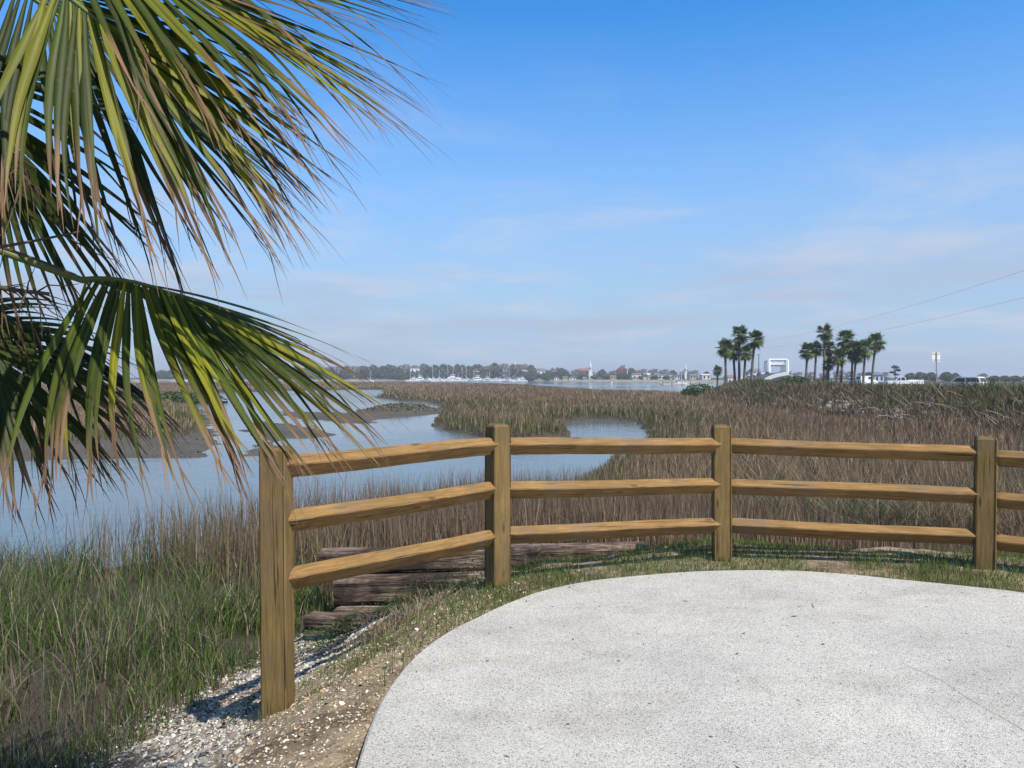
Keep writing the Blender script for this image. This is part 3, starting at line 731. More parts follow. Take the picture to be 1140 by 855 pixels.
for n_ in ft.nodes:
    if n_.type == 'BSDF_TRANSLUCENT': ft.links.new(fc, n_.inputs['Color'])
M['petiole'] = simple('palm_petiole', (.12, .15, .04), .5, .3)
M['bark'] = simple('palm_bark', (.20, .165, .125), .95, .1, .35, 12)
M['deadstalk'] = simple('dead_stalk', (.10, .07, .045), .9, .1, .3, 20)
PALM = Vector((-2.75, 1.75, 0)); PALM.z = float(terrain(np.array([PALM.x]), np.array([PALM.y]))[0]) - .05
palm = empty('palm_tree', PALM, label='large near palm whose green fan fronds with brown tips hang in from the left', cat='palm tree')
CROWN = Vector((-2.75, 1.75, 2.05))
b = MB(); pts = []; rads = []
for i in range(27):
    t = i / 26; pts.append((.05 * math.sin(t * 5), 0, t * (CROWN.z - PALM.z))); rads.append(.19 + .03 * (i % 2) + .03 * (1 - t))
b.tube(pts, rads, 14); b.build('trunk', M['bark'], palm, True)
G1, G2, G3, YG = (.028, .048, .008), (.056, .078, .010), (.016, .030, .007), (.22, .215, .016)
def frond(hub, cdir, ndir, L, nseg, spread=125, costa=.42, droop=1.0, tint=(G1, G2), tipb=(.23, .135, .075), seed=0, wide=1.0, fold=.35, yellow=0.0, wind=.03, cdroop=None):
    """one fan leaf: blade segments leave a curved midrib (costa) and hang under their own weight"""
    rd = random.Random(seed)
    hub = Vector(hub); c = Vector(cdir).normalized(); n_ = Vector(ndir); n_ = (n_ - c * n_.dot(c)).normalized(); s = n_.cross(c)
    cp = [hub.copy()]; dcur = c.copy(); K = 10
    for i in range(K):
        dcur = (dcur + Vector((0, 0, -(.045 * droop if cdroop is None else cdroop)))).normalized(); cp.append(cp[-1] + dcur * (L * costa / K))
    V, Fc, C = [], [], []; clus = [rd.gauss(0, .075) for _ in range(24)]
    for i in range(nseg):
        t = -1 + 2 * (i + .5) / nseg + rd.uniform(-.3, .3) / nseg
        a = R(spread) * t + clus[int((t + 1.2) * 9) % len(clus)]
        kf = (1 - abs(t)) ** .8 * K; k0 = min(int(kf), K - 1); base = cp[k0].lerp(cp[k0 + 1], kf - k0)
        fwd = (cp[k0 + 1] - cp[k0]).normalized()
        up = (s.cross(fwd)); up = up if up.dot(n_) > 0 else -up
        d = (math.cos(a) * fwd + math.sin(a) * s - up * fold * abs(math.sin(a)) + Vector((rd.gauss(0, .03), rd.gauss(0, .03), rd.gauss(0, .03)))).normalized()
        ln = L * (1 - costa * .55 * (1 - abs(t)) ) * (1 - .22 * abs(t) ** 3) * rd.uniform(.9, 1.08)
        NS = 13; p = base.copy(); st = ln / NS
        stiff = rd.uniform(.7, 1.35)
        broken = rd.random() < .22; bk = rd.randint(5, 9)
        wmax = wide * .034 * rd.uniform(.8, 1.1)
        basec = Vector(tint[0]).lerp(Vector(tint[1]), rd.random()) * rd.uniform(.65, 1.25)
        if rd.random() < yellow: basec = basec.lerp(Vector(YG), rd.uniform(.35, .95))
        tipstart = rd.uniform(.55, .86) if rd.random() < .8 else .95
        tipc = Vector(tipb) * rd.uniform(.75, 1.35)
        pts_ = []
        for k in range(NS + 1):
            u = k / NS
            pts_.append((p.copy(), d.copy()))
            g_ = droop * stiff * (.018 + .10 * u ** 1.4)
            if broken and k >= bk: g_ += .30 if k == bk else .05
            d = (d + Vector((rd.gauss(0, .016) + wind * u, rd.gauss(0, .016), -g_))).normalized(); p = p + d * st
        v0 = len(V)
        twist = rd.uniform(-.5, .5)
        for k, (pp, dd) in enumerate(pts_):
            u = k / NS
            wk = wmax * (min(1, .25 + u * 2.6) if u < .35 else (1 - ((u - .35) / .65) ** 1.25)) + .0009
            lat = dd.cross(up)
            if lat.length < 1e-3: lat = s.copy()
            lat = lat.normalized(); lat = (Matrix.Rotation(twist * u, 3, dd) @ lat)
            nn = lat.cross(dd).normalized()
            hgt = wk * .30 * (1 - .6 * u)
            for q_ in (pp - lat * wk * .5 - nn * hgt * .5, pp + nn * hgt * .5, pp + lat * wk * .5 - nn * hgt * .5): V.append(q_)
            br = max(0, min(1, (u - tipstart) / .16))
            edge_ = basec.lerp(tipc, min(1, br + (.25 if u > .5 and rd.random() < .3 else 0)))
            midc = (basec * 1.35 + Vector((.02, .02, 0))).lerp(tipc * 1.05, br)
            C += [(*edge_, 0.0), (*midc, 1.0), (*edge_, 0.0)]
            if k:
                o_ = v0 + 3 * k
                Fc.append((o_ - 3, o_ - 2, o_ + 1, o_)); Fc.append((o_ - 2, o_ - 1, o_ + 2, o_ + 1))
        # split threads at the tip
        if rd.random() < .75:
            for sg in (-1, 1):
                kk = NS - rd.randint(1, 3); pp, dd = pts_[kk]; lat = dd.cross(up).normalized(); v0 = len(V); q0 = pp
                dv = (dd + lat * sg * .12).normalized()
                for j in range(5):
                    wv = .0022 * (1 - j / 4) + .0004
                    V += [q0 - lat * wv, q0 + lat * wv]; C += [(*(tipc * .85), 0.0), (*(tipc * .85), 0.0)]
                    if j: Fc.append((v0 + 2 * j - 2, v0 + 2 * j - 1, v0 + 2 * j + 1, v0 + 2 * j))
                    dv = (dv + Vector((rd.gauss(0, .05), rd.gauss(0, .05), -.10 * droop))).normalized(); q0 = q0 + dv * ln * .055
    V = np.array([tuple(v_ - PALM) for v_ in V]); C = np.array([tuple(c_) for c_ in C])
    me_ = raw_mesh('frond', V, np.array(Fc).ravel(), np.full(len(Fc), 4), C, smooth=False)
    o_ = link_mesh('frond', me_, M['frond'], palm)
    # petiole: from the crown out to the hub, running on as the midrib
    mid = (CROWN + hub) / 2 + Vector((0, 0, .16))
    pp = catmull([tuple(CROWN + (hub - CROWN) * .05), tuple(mid), tuple(hub)], 6)
    pt = [Vector(q_) - PALM for q_ in pp] + [q_ - PALM for q_ in cp[1:8]]
    n1 = len(pp); rd_ = [.017 - .006 * i / n1 for i in range(n1)] + [.010 - .0012 * i for i in range(7)]
    bb = MB(); bb.tube(pt, rd_, 6); bb.build('petiole', M['petiole'], o_, True)
    return o_
FR = [
  # hub (px,py,depth), costa direction, leaf normal, length, segments
  dict(hub=at(52, -20, 1.95), cdir=(.80, .10, -.52), ndir=(.28, -.75, .65), L=.75, nseg=64, spread=68, droop=.58, tint=(G2, G1), seed=3, yellow=.5, wide=.66, fold=.2, costa=.36),
  dict(hub=at(75, -62, 2.1), cdir=(.94, .10, -.24), ndir=(.1, -.55, .8), L=.89, nseg=64, spread=62, droop=.42, tint=(G2, G1), seed=8, yellow=.28, wide=.66, fold=.22),
  dict(hub=at(-10, -30, 2.5), cdir=(.80, .30, -.42), ndir=(.2, -.6, .75), L=1.08, nseg=56, spread=75, droop=.5, tint=(G3, G1), seed=14, wide=.72),
  dict(hub=at(-70, 40, 2.35), cdir=(.42, .2, -.80), ndir=(.5, -.6, .5), L=.82, nseg=54, spread=90, droop=.5, tint=(G3, G1), seed=16, wide=.66),
  dict(hub=at(30, -62, 2.25), cdir=(1, .1, .03), ndir=(.0, -.5, .85), L=1.04, nseg=40, spread=36, droop=.26, tint=(G2, G1), seed=18, yellow=.2, wide=.85),
  dict(hub=at(92, 312, 2.35), cdir=(.97, -.10, .14), ndir=(-.05, -.38, .92), L=.88, nseg=80, spread=90, droop=.50, tint=(G1, G2), seed=21, yellow=.28, fold=.45, wide=.80, costa=.50, wind=.05, cdroop=.078),
  dict(hub=at(-70, 350, 2.45), cdir=(.62, -.05, -.30), ndir=(.2, -.6, .75), L=.66, nseg=56, spread=110, droop=.8, tint=(G3, G1), seed=27, wide=.70),
  dict(hub=at(-20, 345, 2.75), cdir=(.85, .25, -.18), ndir=(.1, -.3, .9), L=.72, nseg=50, spread=110, droop=.9, tint=(G3, G1), seed=31, fold=.5, wide=.70),
]
for k in FR: frond(**k)
# crown fronds outside the picture
for a, el, sd in [(200, 20, 41), (150, 25, 42), (110, 30, 43)]:
    d_ = Vector((math.cos(R(a)) * math.cos(R(el)), math.sin(R(a)) * math.cos(R(el)), math.sin(R(el))))
    frond(CROWN + d_ * .85, d_ + Vector((0, 0, -.5)), (0, 0, 1), .85, 30, seed=sd)
# dead flower stalk and bare stems
def stalk(pts, r0, twigs, seed):
    rd = random.Random(seed); pts = [at(*p) for p in pts]; cps = catmull([tuple(p) for p in pts], 5)
    bb = MB(); nn = len(cps); bb.tube([Vector(q_) - PALM for q_ in cps], [r0 * (1 - .7 * i / nn) for i in range(nn)], 6)
    for i in range(twigs):
        k = rd.randrange(nn // 4, nn - 1); q_ = Vector(cps[k]) - PALM
        d_ = (Vector(cps[k + 1]) - Vector(cps[k])).normalized() + Vector((rd.uniform(-.6, .6), rd.uniform(-.6, .6), rd.uniform(-.9, .7)))
        d_.normalize(); l = rd.uniform(.05, .16); pp = [q_]
        for j in range(3): d_ = (d_ + Vector((rd.gauss(0, .3), rd.gauss(0, .3), rd.gauss(-.1, .25)))).normalized(); pp.append(pp[-1] + d_ * l / 3)
        bb.tube(pp, [.0028, .002, .0015, .0008], 4)
    return bb.build('flower_stalk', M['deadstalk'], palm, True)
stalk([(-120, 300, 2.3), (-40, 312, 2.3), (10, 322, 2.25), (55, 327, 2.25)], .014, 34, 1)
stalk([(-120, 265, 2.2), (-30, 268, 2.2), (30, 285, 2.2), (85, 306, 2.2)], .008, 4, 2)
stalk([(-120, 285, 2.1), (-40, 281, 2.1), (30, 270, 2.1), (90, 258, 2.1)], .007, 3, 3)
stalk([(-140, 60, 2.4), (-60, 100, 2.4), (0, 150, 2.4), (40, 215, 2.4)], .010, 60, 4)

# ------------------------------------------------------------------ distant cabbage palms on the causeway
M['fan'] = leafy('palm_fans', .2, .6, .15)
def palm_proto_crown(seed, tallskirt):
    rd = random.Random(seed); V, Fc, C = [], [], []
    for i in range(66):
        el = math.asin(-.93 + 1.86 * (i + .5) / 66); az = rd.uniform(0, 2 * math.pi)
        dead = el < R(-48)
        d = Vector((math.cos(az) * math.cos(el), math.sin(az) * math.cos(el), math.sin(el)))
        hub = d * rd.uniform(.42, .72) * (1.15 if not dead else .8)
        if dead: hub.z *= tallskirt
        s = d.cross(Vector((0, 0, 1))); s = s.normalized() if s.length > .05 else Vector((1, 0, 0))
        n_ = s.cross(d)
        colr = Vector(rd.choice([(.10, .14, .04), (.13, .17, .05), (.07, .10, .03), (.16, .19, .065)])) if not dead else Vector(rd.choice([(.17, .10, .05), (.10, .07, .04), (.06, .06, .03)]))
        for k in range(13):
            a = R(-115 + 230 * k / 12) + rd.gauss(0, .05); l = rd.uniform(.5, .72) * (1 - .25 * abs(a) / 2)
            dd = (math.cos(a) * d + math.sin(a) * s).normalized(); tipp = hub + dd * l + Vector((0, 0, -.16 * l - (.1 if dead else 0)))
            lat = (math.cos(a) * s - math.sin(a) * d) * .045; m_ = hub + dd * l * .5 + n_ * .02
            v0 = len(V); V += [hub, m_ - lat, tipp, m_ + lat]; C += [colr] * 4; Fc.append((v0, v0 + 1, v0 + 2, v0 + 3))
        v0 = len(V); V += [Vector((0, 0, -.05)), hub, hub + s * .02, s * .03]; C += [colr] * 4; Fc.append((v0, v0 + 1, v0 + 2, v0 + 3))
    return raw_mesh('crown', np.array([tuple(v_) for v_ in V]), np.array(Fc).ravel(), np.full(len(Fc), 4), np.array([tuple(c_) for c_ in C]))
PALMCROWN = [palm_proto_crown(s_, k_) for s_, k_ in ((1, 1.0), (2, 1.25), (3, .9))]
for m_ in PALMCROWN: m_.materials.append(M['fan'])
M['palmtrunk'] = simple('palm_trunk_bark', (.17, .145, .12), .95, .1, .3, 5)
def far_palm(bx, tx, ty, rpx, d, label, k, group):
    """trunk foot column bx, crown centre (tx,ty), crown radius, all as seen in the photo at distance d"""
    top = at(tx, ty, d); fx = (bx - 570) / F * d
    base = Vector((fx, d, float(terrain(np.array([fx]), np.array([d]))[0]) - .1))
    r_ = empty('palm_tree', base, label=label, cat='palm tree', group=group)
    tp = top - base; r = rpx / F * d
    pts = [Vector((tp.x * (t ** 1.6), 0, tp.z * t)) for t in np.linspace(0, 1, 9)]
    bb = MB(); bb.tube(pts, [.24, .19, .175, .17, .165, .16, .16, .17, .13], 9); bb.build('trunk', M['palmtrunk'], r_, True)
    cr = bpy.data.objects.new('crown', PALMCROWN[k % 3]); COL.objects.link(cr); cr.parent = r_
    cr.location = tp; cr.scale = (r / .95, r / .95, r / .80); cr.rotation_euler = (0, 0, random.uniform(0, 6)); return r_
A_ = 'palms in the left clump on the causeway'; B_ = 'palms in the right clump on the causeway'
for a in [(808.4, 807, 388, 9, 100, 'stocky palm with a low crown, left edge of the left clump', 0, A_),
          (818.4, 816, 392, 8, 104, 'thin palm half hidden behind the tallest one in the left clump', 1, A_),
          (823, 822.6, 373, 9.5, 100, 'tallest palm in the left clump', 1, A_),
          (828.5, 830, 393, 8, 103, 'short palm right of the tallest one in the left clump', 2, A_),
          (836.6, 840.5, 378, 9, 98, 'palm leaning right with a rusty skirt, right edge of the left clump', 1, A_),
          (897, 899, 391, 8.5, 112, 'slim palm standing leftmost in the right clump', 0, B_),
          (907, 908.7, 389, 7.5, 114, 'slim palm second from the left in the right clump', 2, B_),
          (917.3, 918, 371, 8.5, 112, 'tallest palm with a round crown and bare trunk in the right clump', 0, B_),
          (922, 922.5, 388, 8, 118, 'palm crowding behind the tallest one in the right clump', 1, B_),
          (919.5, 922, 406, 6.5, 110, 'shortest palm with a low ragged crown in the right clump', 2, B_),
          (931, 934, 398, 9, 109, 'leaning palm with a low wide crown mid right clump', 0, B_),
          (936, 941, 378, 10, 116, 'second tallest palm with a full crown mid right clump', 1, B_),
          (948, 949.5, 390, 9.5, 113, 'full crowned palm just right of the middle in the right clump', 1, B_),
          (951, 953, 396, 8, 119, 'palm tucked behind its neighbour right of middle, right clump', 2, B_),
          (960.8, 963.5, 388, 9.5, 111, 'palm with a reddish skirt second from the right, right clump', 1, B_),
          (970.5, 975, 381, 9.5, 113, 'palm leaning right alone at the right end of the right clump', 0, B_),
          (798.6, 799, 413, 5.2, 128, 'tiny umbrella shaped palm left of the left clump', 2, None)]:
    far_palm(*a)

# ------------------------------------------------------------------ broadleaf trees and shrubs
def crown_mesh(seed, n, lobes, leaf, cols):
    rd = np.random.default_rng(seed); V = np.zeros((n, 4, 3)); C = np.zeros((n, 4, 3))
    L_ = np.array(lobes); k = rd.choice(len(L_), n, p=L_[:, 4] ** 2 / (L_[:, 4] ** 2).sum())
    v_ = rd.normal(size=(n, 3)); v_ /= np.linalg.norm(v_, axis=1)[:, None]; r = rd.uniform(.45, 1.08, n) ** .6
    p = L_[k, :3] + v_ * (r * L_[k, 3] if False else r)[:, None] * np.stack([L_[k, 4], L_[k, 4], L_[k, 3]], -1)
    u = rd.normal(size=(n, 3)); u /= np.linalg.norm(u, axis=1)[:, None]; w_ = np.cross(u, v_ + .6 * rd.normal(size=(n, 3))); w_ /= np.linalg.norm(w_, axis=1)[:, None] + 1e-9
    s = leaf * rd.uniform(.5, 1.3, n)[:, None]
    for q_, (a, b_) in enumerate(((-1, 0), (0, -.6), (1, 0), (0, .6))): V[:, q_] = p + u * s * a + w_ * s * b_
    C[:] = (np.array(cols)[rd.choice(len(cols), n)] * rd.uniform(.7, 1.3, n)[:, None])[:, None, :]
    return raw_mesh('crown', V.reshape(-1, 3), np.arange(4 * n), np.full(n, 4), C.reshape(-1, 3))
OAK = [(.11, .135, .058), (.15, .165, .075), (.085, .105, .05)]; BARE = [(.25, .195, .145), (.20, .165, .12), (.16, .145, .09)]; PINE = [(.030, .050, .022), (.025, .04, .02)]
# lobes: x,y,z, half height, half width (crown of a tree about 10 m tall)
CR = dict(
    oak=crown_mesh(1, 1700, [(0, 0, 5.4, 3.4, 4.4), (-2.8, .5, 3.6, 2.8, 3.0), (2.9, -.4, 3.8, 2.9, 2.9), (.6, .8, 8.0, 1.6, 2.3), (.2, -.6, 2.4, 2.2, 4.0)], .58, OAK),
    round=crown_mesh(2, 1300, [(0, 0, 4.9, 4.0, 3.3), (-1.2, .3, 7.8, 1.9, 1.9), (1.6, 0, 4.2, 3.0, 2.3), (-.6, 0, 2.4, 2.2, 3.0)], .52, OAK),
    bare=crown_mesh(3, 900, [(0, 0, 5.8, 3.7, 3.2), (1.3, 0, 8, 1.7, 1.7), (-1.6, .2, 6.0, 2.4, 2.0), (0, 0, 2.6, 2.4, 3.0)], .40, BARE),
    pine=crown_mesh(4, 420, [(0, 0, 9.2, .9, 1.5), (.8, 0, 7.6, .7, 1.4), (-.9, .2, 6.4, .6, 1.3), (.5, 0, 5.2, .5, 1.0)], .34, PINE),
    shrub=crown_mesh(5, 1400, [(0, 0, .8, .8, 1.5), (.9, .2, .7, .65, 1.0), (-.9, 0, .6, .6, 1.0)], .13, [(.05, .09, .025), (.07, .115, .03), (.035, .065, .02)]))
for m_ in CR.values(): m_.materials.append(M['fan'])
bb = MB(); bb.tube([(0, 0, -.4), (.1, 0, 2.2), (0, .1, 4.6), (.2, 0, 6.8)], [.42, .30, .22, .07], 7)
for a, z0 in ((0, 2.6), (2.2, 3.1), (4.1, 3.6), (5.2, 4.4)): bb.tube([(0, 0, z0), (math.cos(a) * 1.2, math.sin(a) * 1.2, z0 + 1.2), (math.cos(a) * 2.4, math.sin(a) * 2.4, z0 + 2.6)], [.16, .11, .04], 5)
M['treebark'] = simple('tree_bark', (.13, .11, .09), .95, .1, .3, 2)
o_ = bb.build('trunk', M['treebark']); TRUNK = o_.data; bpy.data.objects.remove(o_)
bb = MB(); bb.tube([(0, 0, -.4), (.05, 0, 5), (0, .1, 9.4)], [.22, .15, .05], 6); o_ = bb.build('trunk', M['treebark']); PTRUNK = o_.data; bpy.data.objects.remove(o_)
bb = MB()
for a in (0, 1.6, 3.3, 4.7): bb.tube([(0, 0, -.2), (math.cos(a) * .3, math.sin(a) * .3, .5), (math.cos(a) * .7, math.sin(a) * .7, 1.0)], [.05, .035, .015], 5)
o_ = bb.build('trunk', M['treebark']); STRUNK = o_.data; bpy.data.objects.remove(o_)
def tree(kind, x, y, hgt, wid, label, group=None, name=None, cat='tree', zoff=0):
    z = float(terrain(np.array([x]), np.array([y]))[0])
    nm = name or {'oak': 'oak_tree', 'round': 'tree', 'bare': 'bare_tree', 'pine': 'pine_tree', 'shrub': 'shrub'}[kind]
    r_ = empty(nm, (x, y, z + zoff), random.uniform(-.5, .5), label, cat, group)
    H0 = {'oak': 9.6, 'round': 9.7, 'bare': 9.6, 'pine': 10.1, 'shrub': 1.6}[kind]; W0 = {'oak': 10.2, 'round': 7, 'bare': 6.8, 'pine': 4.2, 'shrub': 3.6}[kind]
    for nm_, me_ in (('trunk', {'pine': PTRUNK, 'shrub': STRUNK}.get(kind, TRUNK)), ('crown', CR[kind])):
        o = bpy.data.objects.new(nm_, me_); COL.objects.link(o); o.parent = r_; o.scale = (wid / W0, wid / W0, hgt / H0)
    return r_
tree('shrub', (779 - 570) / F * 98, 98, 2.0, 4.6, 'round green bush at the left end of the causeway bank', name='shrub', cat='bush')
tree('shrub', (885 - 570) / F * 72, 72, 1.0, 3.4, 'low green bush on the bank between the palm clumps', name='shrub', cat='bush')
tree('pine', (996.5 - 570) / F * 190, 190, 4.6, 2.6, 'lone slim pine behind the white pickup truck', cat='tree')
tree('shrub', (190 - 570) / F * 92, 92, 2.0, 12.0, 'dark bush mound on the marsh behind the hanging fronds', name='shrub', cat='bush')

# far tree line: (column of the centre, row of the top, width in columns, kind, depth)
TL = []
rd = random.Random(5)
x = 170
while x < 600:
    prof_y = np.interp(x, [160, 300, 380, 430, 470, 500, 540, 552, 575, 592, 600], [412, 409, 407, 405.5, 405, 405.5, 406, 403.5, 405, 404.5, 411])
    wpx = rd.uniform(11, 19); kind = rd.choices(['oak', 'round', 'bare'], [5, 3, 2])[0]
    TL.append((x, prof_y + rd.uniform(-.6, 1.6), wpx, kind, 735 + rd.uniform(0, 40))); x += wpx * rd.uniform(.42, .62)
for x, ytop, wpx, kind, d in [(612, 412, 14, 'round', 720), (627, 409.5, 14, 'round', 735), (641, 411, 12, 'bare', 700), (670, 411, 12, 'oak', 700), (683, 412, 12, 'bare', 690), (704, 409.5, 11, 'round', 650),
        (715, 410.5, 12, 'bare', 660), (727, 410.5, 13, 'bare', 660), (739, 411, 13, 'bare', 640), (749, 412, 12, 'oak', 600), (762, 412, 12, 'bare', 620), (772, 412, 13, 'bare', 590), (786, 413.5, 10, 'oak', 560),
        (609, 415, 10, 'oak', 680), (619, 416, 10, 'oak', 690), (633, 416, 9, 'oak', 680), (648, 417, 9, 'oak', 670), (662, 417, 10, 'oak', 660), (676, 416.5, 10, 'oak', 640), (690, 415, 10, 'oak', 620), (696, 414.9, 9, 'round', 630), (684, 415.5, 9, 'round', 628), (650, 416, 9, 'oak', 655), (698, 416.5, 9, 'oak', 610),
        (714, 418.5, 9, 'oak', 580), (729, 418, 10, 'oak', 570), (742, 418, 10, 'oak', 560), (757, 417, 10, 'round', 560), (834, 412.5, 12, 'oak', 520),
        (876, 413, 12, 'bare', 520), (888, 414, 12, 'bare', 500), (902, 414, 13, 'bare', 500), (918, 414.5, 13, 'bare', 480), (934, 412, 14, 'bare', 470), (946, 413, 12, 'bare', 470), (960, 414, 12, 'bare', 460), (984, 414, 12, 'bare', 440),
        (1014, 415, 15, 'oak', 380), (1027, 414, 15, 'round', 370), (1037, 414.2, 14, 'oak', 370), (1054, 413.8, 16, 'oak', 360), (1063, 415, 12, 'oak', 360), (1094, 415.5, 11, 'bare', 350), (1107, 418, 14, 'oak', 350), (1119, 418, 14, 'oak', 345), (1130, 418, 15, 'oak', 345), (1146, 417, 16, 'oak', 340), (1162, 416, 16, 'round', 340)]:
    TL.append((x, ytop, wpx, kind, d))
for x, ytop in ((434, 414), (441, 414.6), (447, 413.5), (453, 412.8), (459, 412.6), (465, 412.4), (472, 412.8), (525, 413), (531, 413.4), (536, 413), (579, 412.4), (585, 412.8), (591, 412), (598, 414), (605, 414.4), (612, 413.5), (619, 413), (625, 413.2)):
    TL.append((x, ytop + .4, rd.uniform(9, 12), rd.choice(['oak', 'round', 'oak']), 700 + rd.uniform(-8, 8)))
TL.sort()
desc = {'oak': 'spreading dark oak', 'round': 'round green tree', 'bare': 'bare brown tree'}
zones = [(0, 392, 'on the far shore behind the palm fronds'), (392, 470, 'on the shore behind the lone sailboat'), (470, 604, 'in the tree line behind the marina'),
         (604, 700, 'around the tall town steeple'), (700, 800, 'around the slender town spire'), (800, 1000, 'far behind the causeway palms'), (1000, 1300, 'on the skyline beyond the road')]
for z0, z1, ztxt in zones:
    for kind in desc:
        sel = [t for t in TL if z0 <= t[0] < z1 and t[3] == kind]
        for i, (x, ytop, wpx, k_, d) in enumerate(sel):
            X = (x - 570) / F * d; zg = float(terrain(np.array([X]), np.array([d]))[0])
            H = CAM_Z - (ytop - HY) / F * d - zg
            pos_ = f', {ordinal(i + 1)} from the left ' if len(sel) > 1 else ' '
            tree(kind, X, d, H, wpx / F * d, desc[kind] + pos_ + ztxt, 'trees ' + ztxt)

# ------------------------------------------------------------------ town buildings
def paint(name, c, **k): return simple(name, c, **{**dict(rough=.7, spec=.2, var=.08, scale=.6), **k})
M['white'] = paint('white_paint', (.78, .77, .74)); M['cream'] = paint('cream_paint', (.62, .55, .42)); M['brick'] = paint('red_brick', (.22, .115, .09), var=.2)
M['greyroof'] = paint('grey_roof', (.16, .16, .17)); M['redroof'] = paint('red_roof', (.26, .13, .10)); M['brownroof'] = paint('brown_roof', (.19, .13, .10)); M['blue'] = paint('pale_blue_paint', (.45, .55, .66))
M['glass'] = simple('dark_glass', (.03, .035, .045), .08, .6, .1); M['tan'] = paint('tan_paint', (.40, .32, .23)); M['dark'] = simple('dark_trim', (.04, .04, .045), .5, .3)
def house(x0, x1, yeave, yridge, d, wall, roof, label, dep=9, name='house', cat='house', gable_front=False, chim=False, floors=2):
    X0, X1 = (x0 - 570) / F * d, (x1 - 570) / F * d; cx_ = (X0 + X1) / 2; w_ = X1 - X0
    zg = float(terrain(np.array([cx_]), np.array([d]))[0]) - .3
    ze = CAM_Z - (yeave - HY) / F * d - zg; zr = CAM_Z - (yridge - HY) / F * d - zg
    r_ = empty(name, (cx_, d, zg), 0, label, cat, 'houses along the far town shore')
    bb = MB(); bb.box((0, dep / 2, ze / 2), (w_, dep, ze)); wo = bb.build('wall', M[wall], r_)
    bb = MB(); ov = .35
    if zr - ze > .3:
        if gable_front:
            bb.prism([(-w_ / 2 - ov, ze + .01), (0, zr), (w_ / 2 + ov, ze + .01)], -ov, dep + ov)
        else:
            a = [(-ov, ze + .01), (dep / 2, zr), (dep + ov, ze + .01)]
            v0 = [bb.bm.verts.new((-w_ / 2 - ov, y_, z_)) for y_, z_ in a]; v1 = [bb.bm.verts.new((w_ / 2 + ov, y_, z_)) for y_, z_ in a]
            bb.bm.faces.new(v0); bb.bm.faces.new(v1[::-1])
            for i in range(3): bb.bm.faces.new((v0[i], v1[i], v1[(i + 1) % 3], v0[(i + 1) % 3]))
    else: bb.box((0, dep / 2, ze + .15), (w_ + .5, dep + .5, .3))
    ro = bb.build('roof', M[roof], r_)
    if chim:
        bb = MB(); bb.box((w_ * .28, dep / 2, zr - .1), (.9, .9, 1.8)); bb.build('chimney', M['brick'], ro)
    nw = max(2, int(w_ / 3.0)); nf = max(1, min(floors, int(ze / 2.6)))
    for f_ in range(nf):
        for i in range(nw):
            bb = MB(); bb.box((-w_ / 2 + w_ * (i + .5) / nw, -.02, ze * (f_ + .55) / nf), (min(1.3, w_ / nw * .45), .08, min(1.7, ze / nf * .5))); bb.build('window', M['glass'], r_)
    return r_
